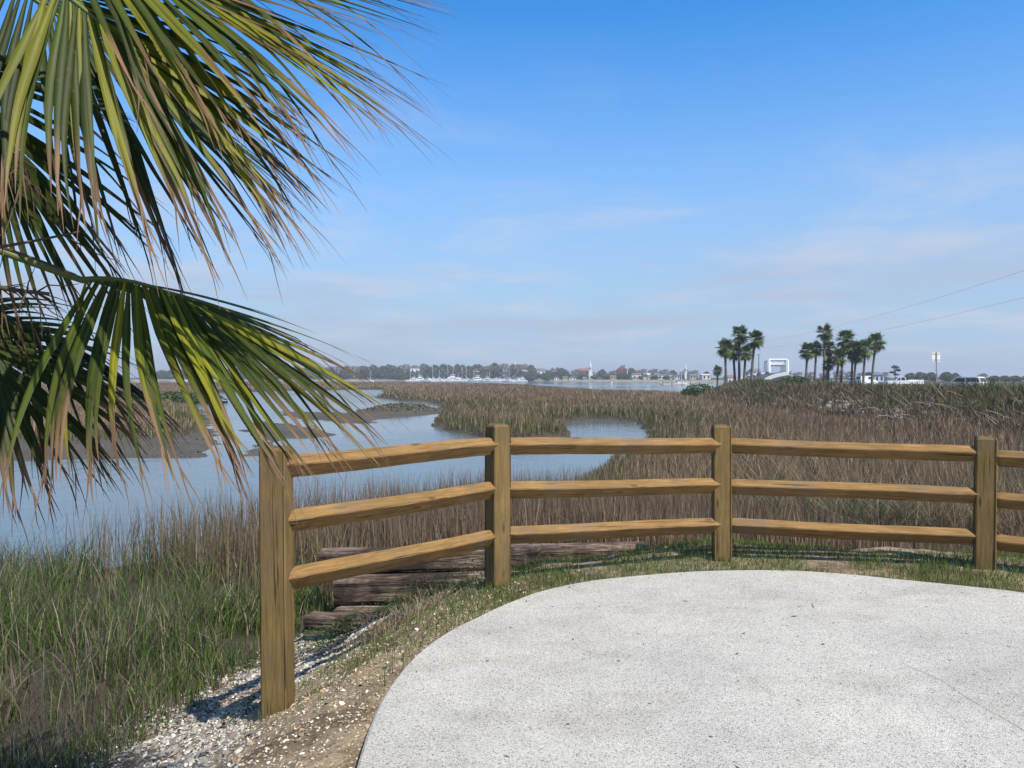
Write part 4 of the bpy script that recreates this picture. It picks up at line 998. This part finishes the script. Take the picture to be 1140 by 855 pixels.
H_ = [
 (457, 466, 409.8, 409.2, 742, 'white', 'greyroof', 'flat white building high among trees at the left end of the marina'),
 (437, 442, 414.5, 413, 745, 'white', 'greyroof', 'small white house low in the trees between sailboat and marina'),
 (527, 533, 412.6, 410.2, 742, 'white', 'redroof', 'white gabled house behind the middle of the marina'),
 (581, 587, 411.6, 410.2, 705, 'white', 'brownroof', 'small white house in trees right of the white tower'),
 (598, 607, 413, 410.4, 715, 'white', 'greyroof', 'white house at the tree line left of the two dormer roofs'),
 (613, 617.5, 412, 409, 745, 'tan', 'brownroof', 'tan gabled house, left one of the pair on the skyline'),
 (618.5, 623, 411.5, 408.5, 745, 'tan', 'brownroof', 'tan gabled house, right one of the pair on the skyline'),
 (596, 607, 419.8, 418.4, 722, 'tan', 'brownroof', 'long low tan building on the shore right of the marina'),
 (634, 641, 420.5, 418.5, 650, 'white', 'greyroof', 'white boathouse on the waterfront below the red roofed hall'),
 (617, 622, 420.4, 418.8, 672, 'white', 'greyroof', 'little white cottage on the waterfront left of the boathouse'),
 (645, 656, 412.8, 410, 700, 'brick', 'redroof', 'long red brick hall beside the tall white steeple'),
 (655, 663, 415.5, 413.5, 668, 'white', 'greyroof', 'white church body under the tall steeple'),
 (649, 653, 421.3, 419.5, 630, 'blue', 'greyroof', 'pale blue cottage on the waterfront under the brick hall'),
 (666, 670, 421.5, 419.5, 625, 'white', 'brownroof', 'tiny white cottage on the waterfront right of the steeple'),
 (688, 698, 411.5, 407, 655, 'brick', 'redroof', 'big brick house with a steep red roof between the two steeples'),
 (704, 714, 417, 415, 590, 'white', 'brownroof', 'white house with brown roof on the shore right of the steep red roof'),
 (705, 711, 421, 419.5, 560, 'white', 'greyroof', 'low white pavilion at the water below the brown roof'),
 (721, 724, 417.2, 415.2, 575, 'cream', 'cream', 'narrow cream tower house on the shore'),
 (728, 742, 417.5, 416.5, 572, 'white', 'greyroof', 'long white building with a flat roof left of the slender spire'),
 (744, 749, 417.2, 415, 575, 'white', 'greyroof', 'small white house at the right end of the long white building'),
 (782, 791, 417.8, 416.2, 520, 'white', 'cream', 'cream hall partly hidden behind the green bush'),
 (810.5, 819, 420.5, 417.5, 420, 'white', 'redroof', 'white house with a red roof between the trunks of the left palms'),
 (838, 847, 413.5, 410.3, 500, 'white', 'greyroof', 'white block house right of the left palm clump'),
 (627, 632, 420.6, 418.8, 655, 'cream', 'brownroof', 'small cream cottage on the shore left of the white boathouse'),
 (673, 679, 418.2, 416.0, 640, 'white', 'greyroof', 'white gabled house midway between the steeple and the steep red roof'),
 (680, 686, 419.5, 417.6, 615, 'cream', 'redroof', 'low cream house with red roof left of the steep red roof'),
 (716, 720, 419.2, 417.2, 575, 'white', 'brownroof', 'tiny white cottage left of the narrow cream tower house'),
 (751, 757, 418.8, 416.8, 545, 'white', 'redroof', 'white house with red roof left of the slender spire'),
 (768, 775, 418.4, 416.4, 540, 'cream', 'greyroof', 'cream house with grey roof right of the slender spire'),
 (974, 984, 417.5, 413.8, 300, 'blue', 'greyroof', 'pale blue house with a dark hipped roof right of the palm clump')]
for h_ in H_:
    x0, x1, ye, yr, d, wa, ro, lab = h_
    house(x0, x1, ye, yr, d, wa, ro, lab, gable_front=((x1 - x0) < 8 and wa in ('tan', 'white')) or x0 == 688, chim=(wa == 'brick'))
def steeple(x, ytop, ybase, wpx, d, label, name='church_steeple', cat='steeple'):
    X = (x - 570) / F * d; zg = float(terrain(np.array([X]), np.array([d]))[0]) - .3; W_ = wpx / F * d
    zt = CAM_Z - (ytop - HY) / F * d - zg; zb = CAM_Z - (ybase - HY) / F * d - zg
    r_ = empty(name, (X, d, zg), 0, label, cat)
    bb = MB(); bb.box((0, 0, zb / 2), (W_, W_, zb)); bb.box((0, 0, zb + .1), (W_ * 1.15, W_ * 1.15, .3)); tb = bb.build('tower', M['white'], r_)
    b2 = zb + (zt - zb) * .38
    bb = MB(); bb.tube([(0, 0, zb), (0, 0, b2)], W_ * .40, 8); bb.tube([(0, 0, b2), (0, 0, b2 + .3)], W_ * .47, 8); bb.build('belfry', M['white'], r_)
    bb = MB(); bb.tube([(0, 0, b2 + .3), (0, 0, b2 + (zt - b2) * .5), (0, 0, zt)], [W_ * .36, W_ * .19, .04], 8); sp_ = bb.build('spire', M['white'], r_)
    for k in range(4):
        bb = MB(); bb.box((math.cos(k * math.pi / 2) * W_ * .39, math.sin(k * math.pi / 2) * W_ * .39, (zb + b2) / 2), (.3 if k % 2 else .12, .12 if k % 2 else .3, (b2 - zb) * .5)) if False else bb.box((math.cos(k * math.pi / 2) * W_ * .385, math.sin(k * math.pi / 2) * W_ * .385, (zb + b2) / 2), (W_ * .2, W_ * .2, (b2 - zb) * .5))
        bb.build('louvre', M['dark'], r_)
    return r_
steeple(657.2, 401.3, 412.5, 3.6, 668, 'tall white church steeple beside the long red brick hall')
steeple(763.3, 403, 414, 2.6, 600, 'slender white spire above bare trees near the right end of the town')
steeple(573.6, 400.5, 408, 2.0, 760, 'small white tower with a pointed top above the trees right of the marina', 'bell_tower', 'tower')

# ------------------------------------------------------------------ boats
M['hull'] = simple('boat_hull', (.80, .80, .79), .3, .5, .03); M['mast'] = simple('mast_metal', (.78, .78, .77), .35, .5, .05); M['canvas'] = simple('blue_canvas', (.05, .09, .2), .8, .2)
def hull_mesh(L, W, H):
    bb = MB(); rings = []
    for t in np.linspace(0, 1, 9):
        wv = W / 2 * (1 - max(0, (t - .45) / .55) ** 2.2) * (.82 + .18 * min(1, t * 3)); sh = H * (1 + .35 * t ** 2); x_ = (t - .5) * L
        rings.append([bb.bm.verts.new(p) for p in ((x_, -wv - .005, sh), (x_ - .1 * t, -wv * .8 - .004, H * .25), (x_ - .25 * t, -.001, -.35), (x_ - .25 * t, .001, -.35), (x_ - .1 * t, wv * .8 + .004, H * .25), (x_, wv + .005, sh))])
    for a, c_ in zip(rings, rings[1:]):
        for i in range(6): bb.bm.faces.new((a[i], a[(i + 1) % 6], c_[(i + 1) % 6], c_[i]))
    bb.bm.faces.new(rings[0]); bb.bm.faces.new(rings[-1][::-1]); return bb
def sailboat(x, y, L, mast_h, rz, label, group, sail_cover=True):
    r_ = empty('sailboat', (x, y, WZ), rz, label, 'boat', group)
    hull_mesh(L, L * .30, L * .105).build('hull', M['hull'], r_)
    bb = MB(); bb.box((-.02 * L, 0, L * .15), (L * .38, L * .17, L * .07), bev=.06); c_ = bb.build('cabin', M['hull'], r_)
    bb = MB(); bb.box((-.02 * L, 0, L * .155), (L * .28, L * .176, L * .022)); bb.build('window', M['glass'], c_)
    bb = MB(); bb.tube([(.08 * L, 0, L * .12), (.08 * L, 0, mast_h)], [.13, .09], 6); bb.tube([(.08 * L, -L * .09, mast_h * .6), (.08 * L, L * .09, mast_h * .6)], .04, 4); bb.build('mast', M['mast'], r_)
    bb = MB(); bb.tube([(.08 * L, 0, L * .24), (-.34 * L, 0, L * .23)], .17, 6); bb.build('boom', M['canvas'] if sail_cover else M['hull'], r_)
    bb = MB(); bb.tube([(.49 * L, 0, L * .14), (.08 * L, 0, mast_h * .97)], .03, 3); bb.tube([(-.49 * L, 0, L * .11), (.08 * L, 0, mast_h)], .03, 3); bb.build('rigging', M['mast'], r_)
    return r_
def motorboat(x, y, L, rz, label, group, decks=2):
    r_ = empty('motor_yacht' if decks > 1 else 'motorboat', (x, y, WZ), rz, label, 'boat', group)
    hull_mesh(L, L * .30, L * .12).build('hull', M['hull'], r_)
    bb = MB(); bb.prism([(-.32 * L, L * .11), (-.30 * L, L * .24), (.12 * L, L * .24), (.26 * L, L * .13)], -L * .11, L * .11); c_ = bb.build('cabin', M['hull'], r_)
    bb = MB(); bb.prism([(-.26 * L, L * .165), (-.26 * L, L * .215), (.11 * L, L * .215), (.17 * L, L * .165)], -L * .113, L * .113); bb.build('window', M['glass'], c_)
    if decks > 1:
        bb = MB(); bb.box((-.08 * L, 0, L * .275), (.26 * L, L * .19, L * .05), bev=.05); bb.box((-.10 * L, 0, L * .37), (.26 * L, L * .19, L * .02))
        for sx in (-.21, .01):
            for sy in (-.08, .08): bb.tube([(sx * L, sy * L, L * .29), (sx * L, sy * L, L * .37)], .06, 4)
        bb.build('flybridge', M['hull'], r_)
    bb = MB(); bb.tube([(-.1 * L, 0, L * .24), (-.1 * L, 0, L * (.56 if decks > 1 else .42))], .05, 4); bb.build('antenna', M['mast'], r_)
    return r_
GRP = 'boats moored at the far marina'
masts = [(458, 411), (465.5, 405), (480.5, 407.5), (498, 408), (506, 407), (513.5, 408.5), (520, 409.5), (526.5, 412), (546, 414), (566, 411), (572.5, 417), (488, 412)]
bl = []
for mx, my in masts: bl.append((mx, 's', my))
rd = random.Random(9)
for mx in [456, 462, 466, 470, 474, 484, 493, 502, 509, 517, 530, 533, 537, 541, 550, 553, 557, 561, 564, 569, 576, 580, 459, 468, 478, 487, 490, 496, 499, 505, 512, 515, 521, 525, 545, 572]: bl.append((mx, 'm', 0))
bl.sort(); ns = nm_ = 0
for i, (mx, k_, my) in enumerate(bl):
    d = 655 + rd.uniform(-15, 25) - max(0, (mx - 540)) * .9; X = (mx - 570) / F * d
    ang = rd.choice([-.25, .2, math.pi - .2, .5, math.pi + .3, 1.1])
    if k_ == 's':
        ns += 1; sailboat(X, d, rd.uniform(9, 12), CAM_Z - (my - HY) / F * d - WZ, ang, f'white sailboat with bare mast, {ordinal(ns)} sailboat from the left in the marina', GRP, rd.random() < .6)
    elif mx in (466, 502, 506, 530): nm_ += 1; motorboat(X, d, rd.uniform(13, 16), ang, f'large white motor yacht, motor vessel {ordinal(nm_)} from the left in the far marina', GRP)
    else: nm_ += 1; motorboat(X, d, rd.uniform(7.5, 11), ang, f'white motorboat, motor vessel {ordinal(nm_)} from the left in the far marina', GRP, 1 if rd.random() < .5 else 2)
d = 640; sailboat((412 - 570) / F * d, d, 6.6, 10, .1, 'lone white sailboat anchored left of the marina', None, False)
motorboat((207 - 570) / F * 640, 640, 8, .15, 'white motorboat glimpsed between the lower fronds on the left', None, 1)
# floating dock with one mast, at the right end of the river
d = 330; X = (752 - 570) / F * d
dk = empty('floating_dock', (X, d, WZ), .12, 'grey floating dock with piles at the right end of the river', 'dock')
bb = MB(); bb.box((0, 0, .45), (13, 2.4, .35)); bb.build('deck', M['cream'], dk)
for sx in (-6, -2, 2.5, 6.2):
    bb = MB(); bb.tube([(sx, -1.3, -1), (sx, -1.3, 2.0)], .16, 7); bb.build('pile', M['greyroof'], dk)
bb = MB(); bb.box((7.5, 1.0, 1.2), (5, 1.2, .2), rz=.1); bb.build('gangway', M['cream'], dk)
sailboat((757.5 - 570) / F * 345, 345, 7.5, 7.5, .4, 'white sailboat moored at the grey floating dock', None)
d = 300; X = (681 - 570) / F * d
mk = empty('channel_marker', (X, d, WZ), 0, 'small white channel marker standing in the open river', 'marker')
bb = MB(); bb.tube([(0, 0, -1), (0, 0, 1.5)], .14, 7); bb.build('pole', M['white'], mk)
bb = MB(); bb.box((0, -.12, 1.35), (.55, .08, .55)); bb.build('board', M['white'], mk)

# ------------------------------------------------------------------ road and bridge
rdp = catmull([(50, -20), (49, 50), (53, 95), (60, 150), (74, 210), (92, 290)], 8)
b = MB(); prev = None
for i, p in enumerate(rdp):
    t = rdp[min(i + 1, len(rdp) - 1)] - rdp[max(i - 1, 0)]; t = t / np.linalg.norm(t); nrm = np.array([t[1], -t[0]])
    zl = .02
    cur = [b.bm.verts.new((*(p + nrm * o_), zl)) for o_ in (-4.2, 4.2)]
    if prev: b.bm.faces.new((prev[0], prev[1], cur[1], cur[0]))
    prev = cur
asph = simple('asphalt', (.055, .055, .058), .9, .2, .2, 6); tag(b.build('road', asph), kind='structure')
for off, nm_m in ((-.12, 'y'), (.12, 'y'), (-3.7, 'w'), (3.7, 'w')):
    b = MB(); prev = None
    for i, p in enumerate(rdp):
        t = rdp[min(i + 1, len(rdp) - 1)] - rdp[max(i - 1, 0)]; t = t / np.linalg.norm(t); nrm = np.array([t[1], -t[0]])
        cur = [b.bm.verts.new((*(p + nrm * (off + o_)), .024)) for o_ in (-.06, .06)]
        if prev: b.bm.faces.new((prev[0], prev[1], cur[1], cur[0]))
        prev = cur
    tag(b.build('road_marking', M['cream'] if nm_m == 'y' else M['white']), kind='structure')
M['steel'] = simple('white_bridge_steel', (.80, .80, .78), .5, .4, .04); M['concrete'] = paint('pale_concrete', (.60, .59, .56))
br = empty('swing_bridge', (92, 290, 0), label='white steel truss bridge with a curved concrete ramp beyond the palm clumps', cat='bridge')
bp = catmull([(88, 285, .35), (100, 320, .7), (112, 352, 1.5), (126, 385, 2.7), (140, 412, 3.8), (149, 430, 4.4), (164, 484, 4.8), (180, 541, 4.4)], 5) - np.array([92, 290, 0])
def sweep(o0, o1, z0, z1, name, mat, pts=bp):
    b = MB(); prev = None
    for i, p in enumerate(pts):
        t = (pts[min(i + 1, len(pts) - 1)] - pts[max(i - 1, 0)])[:2]; t = t / np.linalg.norm(t); nrm = np.array([t[1], -t[0]])
        cur = [b.bm.verts.new((p[0] + nrm[0] * o_, p[1] + nrm[1] * o_, p[2] + z_)) for o_, z_ in ((o0, z0), (o1, z0), (o1, z1), (o0, z1))]
        if prev:
            for k in range(4): b.bm.faces.new((prev[k], prev[(k + 1) % 4], cur[(k + 1) % 4], cur[k]))
        else: b.bm.faces.new(cur[::-1])
        prev = cur
    b.bm.faces.new(prev); return b.build(name, mat, br)
sweep(-5.2, 5.2, -.55, 0, 'deck', asph); sweep(5.21, 5.55, -.9, .95, 'barrier', M['concrete']); sweep(-5.55, -5.21, -.9, .95, 'barrier', M['concrete'])
for i in range(6, len(bp), 4):
    b = MB(); p = bp[i]; b.box((p[0], p[1], p[2] / 2 - 1.5), (7, 1.2, p[2] + 2.0), rz=-.4); b.build('pier', M['concrete'], br)
# truss: two side frames with portals
S0 = np.array([149, 430, 4.4]) - np.array([92, 290, 0]); dirb = np.array([15., 54.]); dirb /= np.linalg.norm(dirb); nb = np.array([dirb[1], -dirb[0]])
def tp(u, v_, z): return (S0[0] + dirb[0] * u + nb[0] * v_, S0[1] + dirb[1] * u + nb[1] * v_, S0[2] + z)
for sd in (-1, 1):
    b = MB(); v_ = sd * 4.9; n_ = 8; Lb = 56
    b.tube([tp(0, v_, .2), tp(Lb, v_, .2)], .55, 4); b.tube([tp(3, v_, 7.6), tp(Lb - 3, v_, 7.6)], .55, 4)
    b.tube([tp(0, v_, .2), tp(3, v_, 7.6)], .85, 4); b.tube([tp(Lb, v_, .2), tp(Lb - 3, v_, 7.6)], .42, 4)
    for k in range(1, n_):
        u = 3 + (Lb - 6) * k / n_; b.tube([tp(u, v_, .2), tp(u, v_, 7.6)], .40, 4)
        b.tube([tp(u, v_, .2), tp(3 + (Lb - 6) * (k - 1) / n_, v_, 7.6)], .34, 4)
    b.build('truss', M['steel'], br)
for u in (3, 15.5, 28, 40.5, 53):
    b = MB()
    b.tube([tp(u, -4.9, 7.6), tp(u, 4.9, 7.6)], .52, 4); b.tube([tp(u, -4.9, 4.9), tp(u, 4.9, 4.9)], .42, 4)
    for k in range(6):
        a0_ = -4.9 + 9.8 * k / 6; b.tube([tp(u, a0_, 4.9 if k % 2 else 7.6), tp(u, a0_ + 9.8 / 6, 7.6 if k % 2 else 4.9)], .32, 4)
    if u == 3:
        b.tube([tp(u, -4.9, 7.6), tp(u, -4.9, 8.6)], .2, 4); b.tube([tp(u, 4.9, 7.6), tp(u, 4.9, 8.6)], .2, 4)
    b.build('portal', M['steel'], br)

# ------------------------------------------------------------------ vehicles
M['tyre'] = simple('tyre', (.02, .02, .02), .9, .2); M['carwhite'] = simple('white_car_paint', (.78, .79, .80), .25, .5, .02); M['cardark'] = simple('dark_car_paint', (.03, .033, .04), .25, .5, .05)
M['cargrey'] = simple('grey_car_paint', (.22, .23, .25), .25, .5, .05); M['carred'] = simple('maroon_car_paint', (.22, .04, .035), .25, .5, .05); M['lamp'] = simple('tail_lamp', (.35, .02, .02), .3, .5)
PROF = dict(
  suv=([(-2.35, .35), (-2.4, .95), (-2.3, 1.1), (1.1, 1.05), (2.2, .95), (2.35, .6), (2.3, .35)], [(-2.32, 1.05), (-2.1, 1.66), (-1.9, 1.74), (.35, 1.74), (1.15, 1.06)], [(-2.2, 1.12), (-2.03, 1.58), (.30, 1.60), (.92, 1.12)]),
  sedan=([(-2.3, .3), (-2.35, .85), (-1.5, .95), (1.1, .93), (2.2, .80), (2.3, .5), (2.25, .3)], [(-1.6, .93), (-.95, 1.42), (.35, 1.42), (1.15, .92)], [(-1.4, .97), (-.88, 1.36), (.30, 1.36), (.95, .97)]),
  van=([(-2.6, .35), (-2.65, 1.0), (-2.6, 1.2), (1.9, 1.1), (2.5, .9), (2.6, .35)], [(-2.62, 1.15), (-2.55, 2.1), (1.0, 2.15), (1.95, 1.1)], [(-.3, 1.3), (-.3, 1.9), (.95, 1.95), (1.65, 1.3)]),
  pickup=([(-2.8, .5), (-2.85, 1.12), (.9, 1.12), (2.5, 1.05), (2.65, .7), (2.6, .5)], [(-.6, 1.10), (-.5, 1.82), (.55, 1.84), (1.25, 1.10)], [(-.45, 1.2), (-.38, 1.72), (.5, 1.74), (1.02, 1.2)]))
def car(kind, x, y, z, rz, mat, label, group=None):
    body, cab, win = PROF[kind]; r_ = empty('pickup_truck' if kind == 'pickup' else ('van' if kind == 'van' else 'car'), (x, y, z), rz, label, {'pickup': 'truck', 'van': 'van'}.get(kind, 'car'), group)
    b = MB(); b.prism(body, -.92, .92); b.prism(cab, -.80, .80)
    es = [e for e in b.bm.edges]; bmesh.ops.bevel(b.bm, geom=es, offset=.05, segments=2, affect='EDGES'); b.build('body', M[mat], r_)
    xm = (win[0][0] + win[-1][0]) / 2
    for sd in (-1, 1):
        for k in (0, 1):
            lo = [p for p in win]; x0, x1 = (lo[0][0], xm - .07) if k == 0 else (xm + .07, lo[-1][0])
            top0, top1 = (lo[1][0], xm - .07) if k == 0 else (xm + .07, lo[2][0])
            b = MB(); b.prism([(x0, lo[0][1]), (top0, lo[1][1]), (top1, lo[2][1]), (x1, lo[-1][1])], sd * .79, sd * .815); b.build('side_window', M['glass'], r_)
    for (p0, p1, nm_) in ((cab[-1], cab[-2], 'windscreen'), (cab[0], cab[1], 'rear_window')):
        a_, c_ = Vector((p0[0], 0, p0[1])), Vector((p1[0], 0, p1[1])); dd = c_ - a_; nv = Vector((dd.z, 0, -dd.x)).normalized(); nv = nv if nv.x * (1 if nm_ == 'windscreen' else -1) > 0 else -nv
        b = MB(); q0, q1 = a_ + dd * .18 + nv * .012, a_ + dd * .88 + nv * .012
        b.poly([q0 + Vector((0, -.66, 0)), q0 + Vector((0, .66, 0)), q1 + Vector((0, .62, 0)), q1 + Vector((0, -.62, 0))]); b.build(nm_, M['glass'], r_)
    for sx in (-1.45, 1.45):
        for sd in (-1, 1):
            b = MB(); b.tube([(sx, sd * .72, .34), (sx, sd * .94, .34)], .34, 16); w_ = b.build('wheel', M['tyre'], r_)
            b = MB(); b.tube([(sx, sd * .93, .34), (sx, sd * .95, .34)], .2, 12); b.build('rim', M['mast'], w_)
    for sd in (-1, 1):
        b = MB(); b.box((body[1][0] + .02, sd * .72, body[1][1] - .05), (.1, .25, .25)); b.build('tail_light', M['lamp'], r_)
    return r_
car('suv', (1072 - 570) / F * 92, 92, .03, R(125), 'carwhite', 'white people carrier with dark windows driving on the causeway at the right')
car('sedan', (911 - 570) / F * 140, 140, .03, R(78), 'cardark', 'dark car on the causeway behind the tallest palm')
car('sedan', (891 - 570) / F * 178, 178, .03, R(70), 'cargrey', 'grey car on the causeway just left of the right palm clump')
car('van', (965 - 570) / F * 185, 185, .0, R(20), 'carwhite', 'white van parked behind the right end of the palm clump', 'white vehicles parked behind the palms')
car('suv', (955.5 - 570) / F * 190, 190, .0, R(10), 'carwhite', 'white car parked left of the white van behind the palms', 'white vehicles parked behind the palms')
car('pickup', (1003 - 570) / F * 138, 138, .02, R(172), 'carwhite', 'white pickup truck parked in front of the lone pine')
tr = empty('box_trailer', ((1018 - 570) / F * 138, 138, -.03), R(172), 'long white box trailer standing behind the pickup truck', 'trailer')
b = MB(); b.box((0, 0, .95), (2.6, 1.7, .75), bev=.04); b.build('box', M['carwhite'], tr)
for sd in (-1, 1):
    b = MB(); b.tube([(-.2, sd * .78, .3), (-.2, sd * .95, .3)], .3, 14); b.build('wheel', M['tyre'], tr)
b = MB(); b.tube([(1.3, 0, .5), (2.2, 0, .45)], .05, 5); b.build('drawbar', M['dark'], tr)
Q = [('sedan', 'cardark', 'black car lowest'), ('suv', 'cargrey', 'grey car second lowest'), ('sedan', 'cardark', 'black car in the middle'), ('suv', 'cardark', 'dark car fourth from the bottom'), ('sedan', 'carred', 'maroon car nearest the truss')]
for i, (k_, m_, lab) in enumerate(Q):
    kk = 3 + i * 4; p = bp[kk] + np.array([92, 290, 0]); t = (bp[kk + 1] - bp[kk - 1])[:2]
    nrm = np.array([t[1], -t[0]]) / np.linalg.norm(t)
    car(k_, p[0] - nrm[0] * 2.2, p[1] - nrm[1] * 2.2, p[2] + .02, math.atan2(t[1], t[0]), m_, lab + ' in the queue on the bridge ramp', 'cars queuing on the bridge ramp')

# road sign seen from behind: two white panels on one pole
d = 62; X = (1042.5 - 570) / F * d; zg = float(terrain(np.array([X]), np.array([d]))[0])
sg = empty('road_sign', (X, d, zg), R(8), 'two blank white sign panels side by side on one grey pole', 'sign')
zt = CAM_Z + (HY - 392.5) / F * d - zg
b = MB(); b.tube([(0, 0, -.3), (0, 0, zt + .02)], .045, 8); b.build('pole', simple('galvanised_pole', (.30, .31, .32), .5, .4), sg)
for sd in (-1, 1):
    b = MB(); b.box((sd * .20, .06, zt - .37), (.34, .02, .72), bev=.006); b.build('sign_panel', M['white'], sg)
b = MB()
for zz_ in (.12, .6): b.box((0, .045, zt - zz_), (.7, .012, .04))
b.build('bracket', M['greyroof'], sg)
# reflector posts on the shoulder
# overhead line: far pole, near pole out of frame, two wires
P0 = at(844.7, 395, 300); P1 = Vector((58, 40, 15.5))
for nm_, p_, h_ in (('far', P0, P0.z), ('near', P1, P1.z)):
    zg = float(terrain(np.array([p_.x]), np.array([p_.y]))[0]) - .3
    up_ = empty('utility_pole', (p_.x, p_.y, zg), .4, 'thin distant utility pole beside the bridge ramp' if nm_ == 'far' else 'wooden utility pole beside the causeway road at the right', 'utility pole')
    b = MB(); b.tube([(0, 0, 0), (0, 0, p_.z - zg + .4)], [.2, .13], 8); b.build('pole', M['treebark'], up_)
    b = MB(); b.box((0, 0, p_.z - zg), (2.2, .12, .14)); b.build('crossarm', M['treebark'], up_)
def wire(a, c_, sag, label):
    a, c_ = Vector(a), Vector(c_); pts = [a.lerp(c_, t) - Vector((0, 0, sag * 4 * t * (1 - t))) for t in np.linspace(0, 1, 50)]
    b = MB(); b.tube(pts, .014, 4); tag(b.build('power_line', M['dark']), label, 'wire', 'overhead power lines')
wire((P0.x, P0.y, 16.0), (P1.x, P1.y, 18.0), 2.6, 'upper thin power line crossing the sky at the right')
wire((P0.x, P0.y, 13.5), (P1.x, P1.y, 14.0), 2.45, 'lower thin power line crossing the sky at the right')

# ------------------------------------------------------------------ embankment brush, dead branches, riprap
N0 = 120000
y = np.exp(rng.uniform(math.log(24), math.log(150), N0)); x = 19.8 + rng.uniform(-1, 10, N0) * np.clip(y / 60, .8, 1.6) + np.clip(y - 85, 0, 90) * .42; z, I = terrain(x, y, True)
ok = (I['se'] > .3) & (I['se'] < 9) & (x / y < 1.0); x, y, z = x[ok], y[ok], z[ok]; se = I['se'][ok]; N = len(x)
cr_ = sst(4.0, 5.2, se); nb_ = fbm(x * .35, y * .22, 141)
isg = rng.random(N) < np.clip(.06 + .80 * cr_ + .35 * sst(.54, .66, nb_), 0, .85)
col = np.where(isg[:, None], pick([(.10, .135, .035), (.13, .155, .05), (.075, .10, .03)], N), pick([(.21, .16, .10), (.16, .12, .078), (.26, .20, .135), (.11, .085, .058)], N))
h = np.where(cr_ > .5, rng.uniform(.06, .26, N), rng.uniform(.3, .85, N)) * (.5 + nb_)
o = blades('embankment_brush', np.stack([x, y, z - .05], -1), h, np.clip(y * .0013, .03, .3) * rng.uniform(.6, 1.5, N), rng.uniform(0, 6.28, N), np.abs(rng.normal(.45, .3, N)), col, M['dry'], None, 2)
tag(o, 'brown brush and green crest grass on the causeway embankment', 'brush', kind='stuff')
# pale dead branches
rd = random.Random(77); b = MB()
for i in range(260):
    yy = rd.uniform(29, 44) if rd.random() < .75 else rd.uniform(44, 82); xx = 20.6 + rd.uniform(.2, 3.2); zz = float(terrain(np.array([xx]), np.array([yy]))[0])
    p = Vector((xx, yy, zz)); d_ = Vector((rd.gauss(-.2, .7), rd.gauss(0, .6), rd.uniform(.15, 1))).normalized(); l = rd.uniform(.5, 1.7); pts = [p]
    for k in range(4): d_ = (d_ + Vector((rd.gauss(0, .25), rd.gauss(0, .25), rd.gauss(-.08, .2)))).normalized(); pts.append(pts[-1] + d_ * l / 4)
    r0 = rd.uniform(.012, .035); b.tube(pts, [r0, r0 * .8, r0 * .6, r0 * .4, r0 * .2], 4)
tag(b.build('dead_branches', simple('bleached_branch', (.36, .31, .25), .9, .1)), 'pale dead branches tangled on the embankment slope', 'branches', kind='stuff')
rd = random.Random(78); b = MB()
for i in range(300):
    yy = rd.gauss(47, 3.6) if rd.random() < .86 else rd.uniform(34, 84); xx = 20.2 + rd.uniform(.6, 2.0); zz = float(terrain(np.array([xx]), np.array([yy]))[0])
    s = rd.uniform(.10, .34)
    r_ = bmesh.ops.create_icosphere(b.bm, subdivisions=1, radius=s)
    Mx = Matrix.Translation((xx, yy, zz + s * .4)) @ Euler((rd.random() * 6, rd.random() * 6, rd.random() * 6)).to_matrix().to_4x4() @ Matrix.Diagonal((1, rd.uniform(.5, .9), rd.uniform(.4, .8), 1))
    for v_ in r_['verts']: v_.co *= rd.uniform(.8, 1.2)
    bmesh.ops.transform(b.bm, matrix=Mx, verts=r_['verts'])
tag(b.build('riprap_rocks', simple('riprap_stone', (.29, .27, .24), .9, .2, .35, 1.5)), 'pale riprap rocks along the foot of the embankment', 'rocks', kind='stuff')
# oyster clumps on the mud bar and bank edges
x, y = polar(60000, 26, 110, -40, 12); z, I = terrain(x, y, True)
ok = (((I['sb2'] > -.3)) | ((I['sA'] > .2) & (I['sM'] < .3) & (rng.random(len(x)) < .10)) | ((np.abs(I['s1'] - .3) < .8) & (rng.random(len(x)) < .35))) & (z > WZ - .02) & (I['se'] < -2)
x, y = x[ok], y[ok]; N = len(x)
o = flakes('oyster_clumps', x, y, rng.uniform(.03, .11, N) * np.clip(y / 50, .6, 1.6), .5, pick([(.10, .085, .06), (.14, .12, .09), (.06, .055, .04), (.10, .11, .06)], N), M['shell'], 5)
tag(o, 'dark oyster clumps on the exposed mud banks', 'oyster clumps', kind='stuff')

# ------------------------------------------------------------------ haze
hz = bpy.data.materials.new('haze_air'); hz.use_nodes = True; hn = hz.node_tree; hn.nodes.clear()
pv = hn.nodes.new('ShaderNodeVolumePrincipled'); ho = hn.nodes.new('ShaderNodeOutputMaterial'); hn.links.new(pv.outputs[0], ho.inputs['Volume'])
pv.inputs['Color'].default_value = (.88, .92, 1, 1); pv.inputs['Density'].default_value = .00042; pv.inputs['Anisotropy'].default_value = .2
b = MB(); b.box((0, 0, 13), (6600, 6600, 38)); tag(b.build('haze', hz), kind='stuff')
